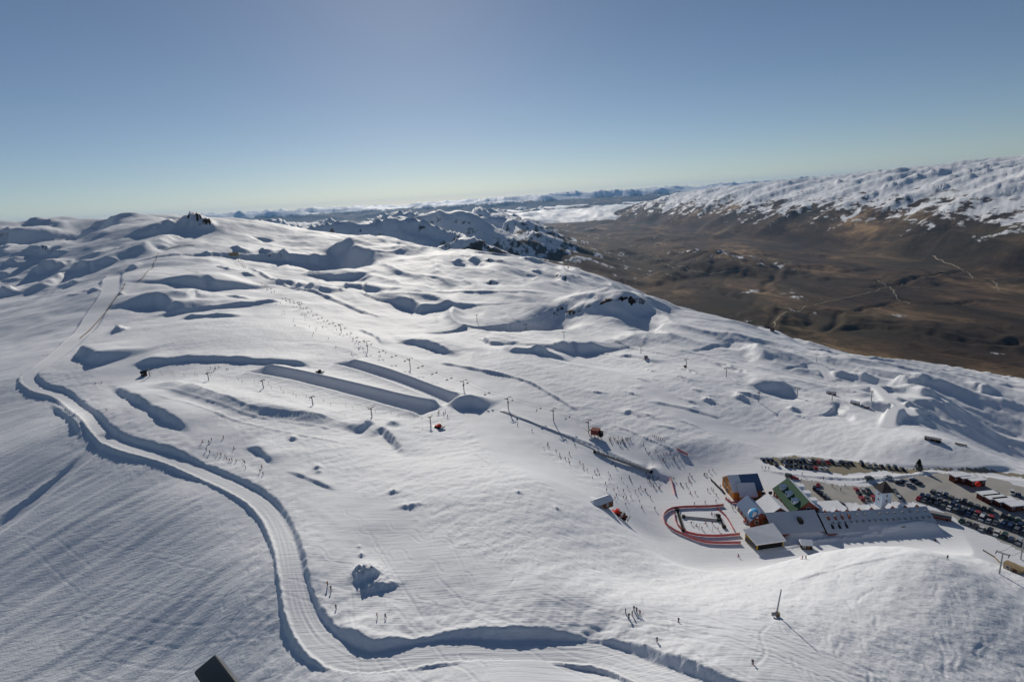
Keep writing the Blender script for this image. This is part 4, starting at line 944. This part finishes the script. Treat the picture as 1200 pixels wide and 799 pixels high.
# ---------------------------------------------------------------- people
def person_mesh(pose):
    J = {"stand": dict(hip=(0, 0, .93), chest=(0, .01, 1.33), neck=(0, .02, 1.5), head=(0, .04, 1.66), kl=(-.11, .05, .5), kr=(.12, .03, .5), fl=(-.13, 0, .06), fr=(.14, 0, .06), tl=(-.13, .18, .03), tr=(.14, .18, .03), sl=(-.2, .01, 1.4), sr=(.2, .01, 1.4), el=(-.29, .02, 1.14), er=(.29, .02, 1.14), hl=(-.27, .2, .98), hr=(.27, .2, .98)),
         "ski": dict(hip=(0, -.16, .8), chest=(0, .1, 1.14), neck=(0, .2, 1.28), head=(0, .28, 1.42), kl=(-.14, .14, .46), kr=(.14, .14, .46), fl=(-.14, -.04, .06), fr=(.14, -.04, .06), tl=(-.14, .16, .03), tr=(.14, .16, .03), sl=(-.2, .12, 1.2), sr=(.2, .12, 1.2), el=(-.33, .18, .96), er=(.33, .18, .96), hl=(-.3, .42, .9), hr=(.3, .42, .9)),
         "walk": dict(hip=(0, 0, .92), chest=(0, .06, 1.32), neck=(0, .09, 1.48), head=(0, .13, 1.64), kl=(-.1, .2, .52), kr=(.11, -.02, .5), fl=(-.1, .28, .06), fr=(.11, -.24, .1), tl=(-.1, .46, .03), tr=(.11, -.07, .03), sl=(-.2, .06, 1.39), sr=(.2, .06, 1.39), el=(-.28, -.08, 1.15), er=(.28, .16, 1.14), hl=(-.26, .02, .92), hr=(.26, .36, 1.02))}[pose]
    R_ = dict(hip=.17, chest=.19, neck=.075, head=.135, kl=.095, kr=.095, fl=.075, fr=.075, tl=.06, tr=.06, sl=.09, sr=.09, el=.07, er=.07, hl=.055, hr=.055)
    E_ = [("hip", "chest"), ("chest", "neck"), ("neck", "head"), ("hip", "kl"), ("kl", "fl"), ("fl", "tl"), ("hip", "kr"), ("kr", "fr"), ("fr", "tr"), ("chest", "sl"), ("sl", "el"), ("el", "hl"), ("chest", "sr"), ("sr", "er"), ("er", "hr")]
    ks = list(J); me = bpy.data.meshes.new("body"); me.from_pydata([J[k] for k in ks], [(ks.index(a), ks.index(b)) for a, b in E_], [])
    o = bpy.data.objects.new("person_source", me); col.objects.link(o); o.modifiers.new("skin", 'SKIN'); sub = o.modifiers.new("sub", 'SUBSURF'); sub.levels = 1
    for i, k in enumerate(ks): me.skin_vertices[0].data[i].radius = (R_[k], R_[k] * (.8 if k in ("hip", "chest") else 1)); me.skin_vertices[0].data[i].use_root = (k == "hip")
    dg = bpy.context.evaluated_depsgraph_get(); dg.update(); out = bpy.data.meshes.new_from_object(o.evaluated_get(dg)); bpy.data.objects.remove(o)
    hipz, headz = J["hip"][2], J["head"][2]
    for p in out.polygons:
        c = p.center; p.use_smooth = True
        arm = abs(c.x) > .21
        p.material_index = 0 if (c.z > hipz + .06 or (arm and c.z > .7)) else 1
        if c.z < .15: p.material_index = 3
        if c.z > headz - .07 and abs(c.x) < .16: p.material_index = 2
        if c.z > headz - .09 and c.z < headz + .05 and c.y > J["head"][1] + .06: p.material_index = 4
    return out
JK = {"black": (.012, .012, .014), "dark blue": (.015, .03, .10), "red": (.45, .025, .02), "grey": (.09, .09, .10), "green": (.03, .10, .03), "orange": (.55, .16, .03)}
JM = {k: mat("jacket_" + k.replace(" ", "_"), v, .85, .2) for k, v in JK.items()}
PM = [mat("ski_trousers_black", (.012, .012, .014), .9, .2), mat("ski_trousers_grey", (.06, .055, .05), .9, .2)]
HM = mat("helmet", (.02, .02, .022), .35, .4)
POSE = {p: person_mesh(p) for p in ("stand", "ski", "walk")}
BODY = {}
skib = MB(); skib.hexa([(-.045, -.75, .0), (.045, -.75, .0), (.05, .75, .0), (.03, .92, .09), (-.03, .92, .09), (-.05, .75, .0)], [(-.045, -.75, .025), (.045, -.75, .025), (.05, .75, .025), (.03, .92, .11), (-.03, .92, .11), (-.05, .75, .025)])
so = skib.build("ski", M["redflag"]); SKI = so.data; bpy.data.objects.remove(so)
rp = random.Random(5); NP = 0
def put_person(px, py, place, group, pose=None, colour=None, skis=None):
    global NP
    x, y, z = gp(px, py); pose = pose or rp.choices(("stand", "ski", "walk"), (5, 3, 2))[0]; colour = colour or rp.choices(list(JK), (10, 5, 2.5, 3, 1, 1))[0]
    k = (pose, colour, rp.randint(0, 1))
    if k not in BODY:
        me = POSE[pose].copy()
        for m_ in (JM[colour], PM[k[2]], HM, HM, M["skin"]): me.materials.append(m_)
        BODY[k] = me
    word = {"stand": "standing", "ski": "crouched", "walk": "striding"}[pose]
    t = tag(link("person", BODY[k]), "person in %s jacket %s %s" % (colour, word, place), "person", group)
    t.location = (x, y, z); t.rotation_euler = (0, 0, rp.uniform(-3.14, 3.14)); s_ = rp.uniform(.97, 1.1); t.scale = (s_, s_, s_)
    if skis or (skis is None and pose == "ski" and math.hypot(x, y) < 420):
        for sx in (-.14, .14): o = link("ski", SKI, t); o.location = (sx, .05, .005)
    NP += 1
gA = "skiers on the piste above the snow road"
for px, py in [(237.5,518),(245,519),(248,516),(242,528),(246,531),(255,533),(259,534),(264,535),(266,539),(269,540),(272,540),(277,541),(285,541),(287,543),(288,549),(307,548),(308.5,556),(304.6,553.5),(274,526),(262,513)]:
    put_person(px, py, "on the piste above the snow road bend", gA)
for px, py in [(112,450),(119,449),(125,481)]: put_person(px, py, "on the empty piste by the top bend", gA, "ski")
for px, py in [(384,686),(388,691),(394,713),(442,723),(452,724)]: put_person(px, py, "between the snow road and the boulders", "skiers near the boulders")
for px, py, c_ in [(733,718,"black"),(737,724,"black"),(741,721,"black"),(746,717,"grey"),(750,720,"red"),(743,715,"dark blue")]: put_person(px, py, "in the close group on the lower piste", "close group on the lower piste", "stand", c_)
for px, py in [(770,752),(795,729),(882,777),(1110,655),(1096,634),(940,655),(865,652),(944,655)]: put_person(px, py, "alone on the lower slope", "lone skiers on the lower slope")
def scatter(n, poly, place, group, pose=None):
    xs = [p[0] for p in poly]; ys = [p[1] for p in poly]; P_ = np.array(poly, float); k = 0; i = 0
    while k < n and i < n * 40:
        i += 1; px, py = rp.uniform(min(xs), max(xs)), rp.uniform(min(ys), max(ys))
        if not inside(P_, np.array([px]), np.array([py]))[0]: continue
        put_person(px, py, place, group, pose); k += 1
scatter(10, [(238,430),(268,429),(268,438),(238,438)], "at the top of the half pipes", "people at the half pipe top")
scatter(26, [(590,486),(640,506),(700,530),(760,556),(770,585),(720,580),(640,530)], "on the beginners' slope", "people on the beginners' slope")
scatter(30, [(640,520),(700,545),(765,570),(770,600),(740,600),(690,570)], "above the brown shed on the beginners' slope", "people on the beginners' slope")
scatter(26, [(712,512),(738,514),(742,522),(716,521)], "queueing at the red lift station", "lift queue", "stand")
scatter(16, [(745,520),(800,535),(800,550),(770,540)], "below the snow wall past the lift queue", "people past the lift queue")
for k in range(7): put_person(765 + k * 2.3, 511.5 + k * 1.0, "in the line along the top of the snow wall", "class on the snow wall", "stand")
scatter(14, [(758,553),(772,556),(774,574),(760,572)], "crowded at the end of the covered belt", "crowd at the belt end")
scatter(26, [(785,560),(838,548),(850,566),(858,590),(800,592)], "on the flat between belt and orange lodge", "people on the flat")
scatter(10, [(795,598),(845,598),(860,622),(815,622)], "inside the red fenced ring", "people inside the ring")
scatter(14, [(846,568),(866,586),(872,600),(860,600),(842,572)], "on the terrace beside the orange lodge", "people on the terrace")
scatter(18, [(888,578),(905,572),(922,588),(910,596),(892,592)], "in the yard between the lodges", "people in the yard", "stand")
scatter(46, [(318,350),(360,356),(430,405),(470,420),(430,425),(340,390)], "under the chairlift on the upper slope", "people under the chairlift")
scatter(7, [(510,480),(528,482),(524,490),(512,488)], "by the big jump", "people by the big jump", "stand")
for px, py in [(965,562),(975,570),(985,575),(990,570),(940,556),(893,549),(897,549),(901,549.5)]: put_person(px, py, "walking in the car park", "people in the car park", "walk")
print("people", NP)

# ---------------------------------------------------------------- lifts
def pylon(px, py, h_, rz, label, group, arm=4.6):
    x, y, z = gp(px, py); t = thing("lift_pylon", label, "pylon", (x, y, z), rz, group)
    b = MB(); b.tube((0, 0, -1.5), (0, 0, h_), .28, .18, 10); b.build("mast", M["steel"], t); b = MB(); b.box((0, 0, h_ + .1), (arm, .36, .4)); b.build("crossarm", M["steel"], t)
    for sx in (-1, 1):
        b = MB(); b.box((sx * arm / 2, 0, h_ - .2), (.22, 2.6, .3)); s_ = b.build("sheave_bar", M["dark"], t)
        for k in (-1, 0, 1): b = MB(); b.tube((sx * arm / 2 - .1, k * .8, h_ - .4), (sx * arm / 2 + .1, k * .8, h_ - .4), .22, n=8); b.build("wheel", M["dark"], s_)
    b = MB(); b.box((0, .4, h_ * .5), (.4, .12, h_ * .9)); b.build("ladder", M["steel"], t)
    return np.array([x, y, z + h_])
def cable(pts, r_, label, group):
    b = MB()
    for p, q in zip(pts, pts[1:]):
        L = np.linalg.norm(q - p); n = max(2, int(L / 12)); prev = p
        for k in range(1, n + 1):
            t = k / n; c = p + (q - p) * t - np.array([0, 0, L * .025 * 4 * t * (1 - t)]); b.tube(prev, c, r_, n=4); prev = c
    tag(b.build("haul_cable", M["dark"]), label, "cable", group)
CH = None
def chair_proto(style):
    b = MB(); b.tube((0, 0, 0), (0, 0, -2.0), .06); b2 = MB()
    if style == "chair": b2.box((0, 0, -2.5), (2.1, .55, .14)); b2.box((0, -.28, -2.15), (2.1, .1, .7)); b2.box((-1.05, 0, -2.2), (.1, .5, .1)); b2.box((1.05, 0, -2.2), (.1, .5, .1))
    else: b2.box((0, 0, -2.0), (1.3, .1, .1)); b2.tube((0, 0, -.1), (0, 0, -.5), .16)
    o1 = b.build("hanger", M["steel"]); o2 = b2.build("seat" if style == "chair" else "bar", M["dark"]); d = (o1.data, o2.data); bpy.data.objects.remove(o1); bpy.data.objects.remove(o2); return d
CHP = {k: chair_proto(k) for k in ("chair", "tbar")}
def lift(bases, h_, arm, name, group, spacing, style, r_=.04, chairs=True):
    W = [gp(*p) for p in bases]; tops = []
    for k, p in enumerate(bases):
        a = W[max(k - 1, 0)]; b = W[min(k + 1, len(W) - 1)]; ang = math.atan2(b[1] - a[1], b[0] - a[0])
        tops.append((pylon(p[0], p[1], h_, ang - math.pi / 2, "grey T shaped pylon of the %s" % name, "pylons of the " + name, arm), ang))
    for sx in (-1, 1):
        pts = [c + np.array([math.sin(a) * sx * arm / 2, -math.cos(a) * sx * arm / 2, -.1]) for c, a in tops]
        cable(pts, r_, "thin dark haul cable strung along the %s" % name, "cables of the " + name)
        if not chairs: continue
        off = rp.uniform(0, spacing)
        for p, q in zip(pts, pts[1:]):
            L = np.linalg.norm(q - p); s_ = off
            while s_ < L:
                t = s_ / L; c = p + (q - p) * t - np.array([0, 0, L * .1 * t * (1 - t)])
                r = thing("lift_chair" if style == "chair" else "tow_bar", ("dark chair hanging from the %s" if style == "chair" else "small tow bar hanging on the %s") % name, "chair" if style == "chair" else "tow bar", tuple(c), math.atan2(q[1] - p[1], q[0] - p[0]) - math.pi / 2, ("chairs of the " if style == "chair" else "tow bars of the ") + name)
                d = CHP[style]; link("hanger", d[0], r); link("seat" if style == "chair" else "bar", d[1], r); s_ += spacing
            off = s_ - L
lift([(690,508),(649,494),(596,480),(544,459),(481,432),(431,411),(400,390),(352,362),(313,341),(280,306)], 9.0, 4.6, "main chairlift", "g", 21.0, "chair")
lift([(505,498),(436,488),(367,475),(309,455),(245,446),(176,441)], 6.0, 2.6, "drag lift beside the half pipe", "g", 15.0, "tbar", .03)
lift([(934,466),(889,471),(851,442),(804,431),(751,414),(661,397),(617,387),(559,376),(482,353),(430,338),(374,324),(330,303)][::-1], 8.5, 4.2, "far chairlift", "g", 26.0, "chair", .04, False)
lift([(1021,470),(975,470),(957,424)], 8.0, 4.2, "short lift on the right shoulder", "g", 30, "chair", .04, False)
lift([(1171,672),(1196,655)], 8.5, 3.6, "lift at the bottom corner hut", "g", 9, "chair", .05, False)

# ---------------------------------------------------------------- fences, belts
def fence(pix, h_, m, label, name="safety_fence", step=4.0, post="steel", rails=False, cat="fence"):
    P = ground_line(pix, step); t = thing(name, label, cat, (P[0][0], P[0][1], gz(*P[0])))
    o = np.array([P[0][0], P[0][1], gz(*P[0])]); pts = [np.array([p[0], p[1], gz(*p)]) - o for p in P]
    for k, p in enumerate(pts):
        b = MB(); b.tube(p - (0, 0, .4), p + np.array([0, 0, h_ + .15]), .06 if not rails else .11, n=5); b.build("post", M[post], t)
    for p, q in zip(pts, pts[1:]):
        d = q - p; n = np.array([-d[1], d[0], 0]); n = n / (np.linalg.norm(n) + 1e-9) * (.02 if not rails else .05)
        for z0, z1 in (((.08, h_),) if not rails else tuple((h_ * (.08 + .24 * i), h_ * (.24 + .24 * i)) for i in range(4))):
            b = MB(); a0 = p + (0, 0, z0); b0 = q + (0, 0, z0); a1 = p + (0, 0, z1); b1 = q + (0, 0, z1)
            b.hexa([a0 - n, b0 - n, b0 + n, a0 + n], [a1 - n, b1 - n, b1 + n, a1 + n]); b.build("net_panel" if not rails else "board", M[m], t)
fence([(848,593),(832,594.5),(805,595),(787,597),(778,604),(779,613),(788,621),(805,629),(828,636.5),(868,637)], 1.5, "netred", "red net fence forming the outer loop of the learners' ring")
fence([(790,600),(792,612),(800,622),(815,627.5),(840,629),(867,627)], 1.4, "netred", "red net fence forming the inner loop of the learners' ring")
fence([(840,596),(850,605),(857,616),(860,622)], 1.3, "netred", "red net fence closing the ring towards the balloon")
fence([(786,560),(788,569),(791,580)], 1.6, "netred", "short red net fence by the curved snow bank")
fence([(833,563),(842,572),(850,580)], 1.4, "dark", "dark rack fence leading to the orange lodge terrace"); fence([(850,585),(858,590),(867,589)], 1.3, "netred", "red net fence on the lodge terrace"); fence([(871,612),(880,612.5)], 1.3, "netred", "red net barrier at the balloon's foot")
fence([(793,527),(802,531),(806,534)], 1.4, "netred", "short red net at the end of the snow wall")
fence([(186,297),(183,304),(180,312),(170,322),(161,330)], 1.1, "wood", "brown board snow fence running down from the ridge", "snow_fence", 9.0, "wood", True)
fence([(147,332),(138,347),(125,365),(110,382),(94,397)], 1.1, "wood", "brown board snow fence beside the upper snow road", "snow_fence", 9.0, "wood", True)
fence([(195,293),(210,288),(228,288)], 1.1, "wood", "brown board snow fence under the summit crag", "snow_fence", 12.0, "wood", True)
fence([(586,482),(620,494),(660,510),(697,527)], .55, "steel", "low grey mesh fence along the beginners' run", "mesh_fence", 7.0)
fence([(1119,520),(1126,521),(1133,523)], 1.0, "wood", "ski rack rail line beside the long dark shed", "ski_rack", 6.0, "wood", False, "rack")
fence([(1152,645),(1162,650),(1172,660)], .6, "wood", "low brown fence leading to the tan lift hut", "snow_fence", 5.0, "wood", True)
def belt(p0, p1, w_, h_, label, cover=False):
    a, b = gp(*p0), gp(*p1); L = float(np.linalg.norm(b - a)); ang = math.atan2(b[1] - a[1], b[0] - a[0]); t = thing("conveyor_lift", label, "conveyor", tuple(a), ang); t.rotation_euler[1] = -math.asin((b[2] - a[2]) / L)
    m_ = MB(); m_.box((L / 2, 0, .12), (L, w_, .24)); m_.build("belt", M["rubber"], t)
    for sy in (-1, 1): m_ = MB(); m_.box((L / 2, sy * (w_ / 2 + .15), .3), (L, .22, .6)); m_.build("side_rail", M["steel"], t)
    for xx in (0, L): m_ = MB(); m_.box((xx, 0, .5), (1.6, w_ + .8, 1.3)); m_.build("end_housing", M["dark"], t)
    if cover:
        n = int(L / 3)
        for k in range(n): m_ = MB(); m_.box((L * (k + .5) / n, 0, .8), (L / n * .96, w_ + .5, 1.2), taper=.75); m_.build("cover_panel", M["grey"], t)
belt((793.5, 598), (801, 622), 1.2, 1, "black conveyor lift along the left side of the ring"); belt((801, 606), (842, 610), .8, 1, "thin black conveyor lift crossing the ring"); belt((841.5, 605), (848.5, 618), 1.0, 1, "short black conveyor lift on the lodge side of the ring")
belt((697, 530), (763, 553.5), 1.1, 1, "long dark covered conveyor lift on the beginners' slope", True)
for k, (px, py) in enumerate([(820,618),(828,616),(812,612),(835,622)]):
    x, y, z = gp(px, py); b = MB(); b.tube((x, y, z - .3), (x, y, z + 2.6), .08, .06); tag(b.build("slalom_pole", M["dark"]), "thin dark marker pole standing inside the red fenced ring", "pole", "marker poles in the ring")

# ---------------------------------------------------------------- helicopter part in the corner
def cam_pt(px, py, dist):
    a, e = ray(px, py); return Vector((0, 0, CZ)) + Vector((math.sin(a) * math.cos(e), math.cos(a) * math.cos(e), math.sin(e))) * dist
D_ = 1.6; p0, p1, p2 = cam_pt(231, 793, D_), cam_pt(257, 771, D_ * 1.0), cam_pt(285, 801, D_ * .93)
ux = (p1 - p0); wd = ux.length; ux.normalize(); uy = (p2 - p1).normalized(); uy = (uy - ux * uy.dot(ux)).normalized(); uz = ux.cross(uy)
bm = bmesh.new(); bmesh.ops.create_cube(bm, size=1)
for v in bm.verts: v.co = Vector((v.co.x * wd, v.co.y * .5, v.co.z * .035))
bmesh.ops.bevel(bm, geom=list(bm.edges), offset=.006, segments=3, affect='EDGES', profile=.6)
me = bpy.data.meshes.new("mirror_bracket"); bm.to_mesh(me); bm.free(); me.materials.append(mat("black_paint", (.004, .004, .004), .3, .35))
for p in me.polygons: p.use_smooth = True
o = link("helicopter_bracket", me); tag(o, "black rounded metal bracket of the helicopter jutting over the snow", "bracket")
b = MB(); b.box((wd / 2 + .001, 0, 0), (.006, .46, .02)); b.build('edge_highlight', mat('highlight_metal', (.75, .72, .68), .35, .5, .6), o)  # pale strip added as a painted highlight along the right edge
mw = Matrix((ux, uy, uz)).transposed().to_4x4(); mw.translation = (p0 + p1) / 2 + uy * .25; o.matrix_world = mw

# ---------------------------------------------------------------- valley fog bank
def fog():
    v, f = [], []; NU, NV = 150, 60; rr = np.linspace(0, 1, NV); idx = {}
    top = []
    for i in range(NV):
        r = 20500 + (44000 - 20500) * rr[i]
        for k in range(NU):
            a = math.radians(-4.2 + 21.5 * k / (NU - 1)); top.append((r * math.sin(a), r * math.cos(a)))
    T = np.array(top); ed = np.minimum(np.minimum(np.tile(np.linspace(0, 1, NU), NV), 1 - np.tile(np.linspace(0, 1, NU), NV)) * 5, np.minimum(np.repeat(rr, NU), 1 - np.repeat(rr, NU)) * 5)
    z = -740 + 120 * fbm(T[:, 0] / 1800, T[:, 1] / 3200, 5, 501, .55) - 330 * (1 - np.clip(ed + .5 * fbm(T[:, 0] / 3200, T[:, 1] / 3200, 4, 507), 0, 1)) ** 1.5
    n = len(T); v = [(T[i, 0], T[i, 1], z[i] + CZ) for i in range(n)] + [(T[i, 0], T[i, 1], -1200 + CZ) for i in range(n)]
    for i in range(NV - 1):
        for k in range(NU - 1): a = i * NU + k; f.append((a, a + 1, a + NU + 1, a + NU))
    b = MB(); b.add(v[:n], f); o = b.build("fog_bank", fogm, None, True); o["kind"] = "stuff"
fogm = mat("fog_cloud", (.93, .93, .93), .7, 1.0); fog()
print("objects done %.1fs" % (time.time() - T0))

# ------------------------------------------------------------------ haze
def haze_box():
    bm = bmesh.new(); bmesh.ops.create_cube(bm, size=1)
    z0, z1 = float(H.min()) + CZ - 40, max(float(H.max()) + CZ + 40, CZ + 60)
    for v in bm.verts: v.co = Vector((v.co.x * 150000, v.co.y * 150000, z0 + (v.co.z + .5) * (z1 - z0)))
    me = bpy.data.meshes.new("haze"); bm.to_mesh(me); bm.free()
    o = bpy.data.objects.new("haze", me); col.objects.link(o); o["kind"] = "stuff"
    m = bpy.data.materials.new("haze_air"); m.use_nodes = True; t = m.node_tree; t.nodes.clear()
    v = t.nodes.new("ShaderNodeVolumePrincipled"); v.inputs["Density"].default_value = 0.85e-5; v.inputs["Color"].default_value = (.27, .56, 1, 1); v.inputs["Anisotropy"].default_value = .25
    out = t.nodes.new("ShaderNodeOutputMaterial"); t.links.new(v.outputs[0], out.inputs["Volume"]); me.materials.append(m)
    print("haze", z0, z1)
haze_box()
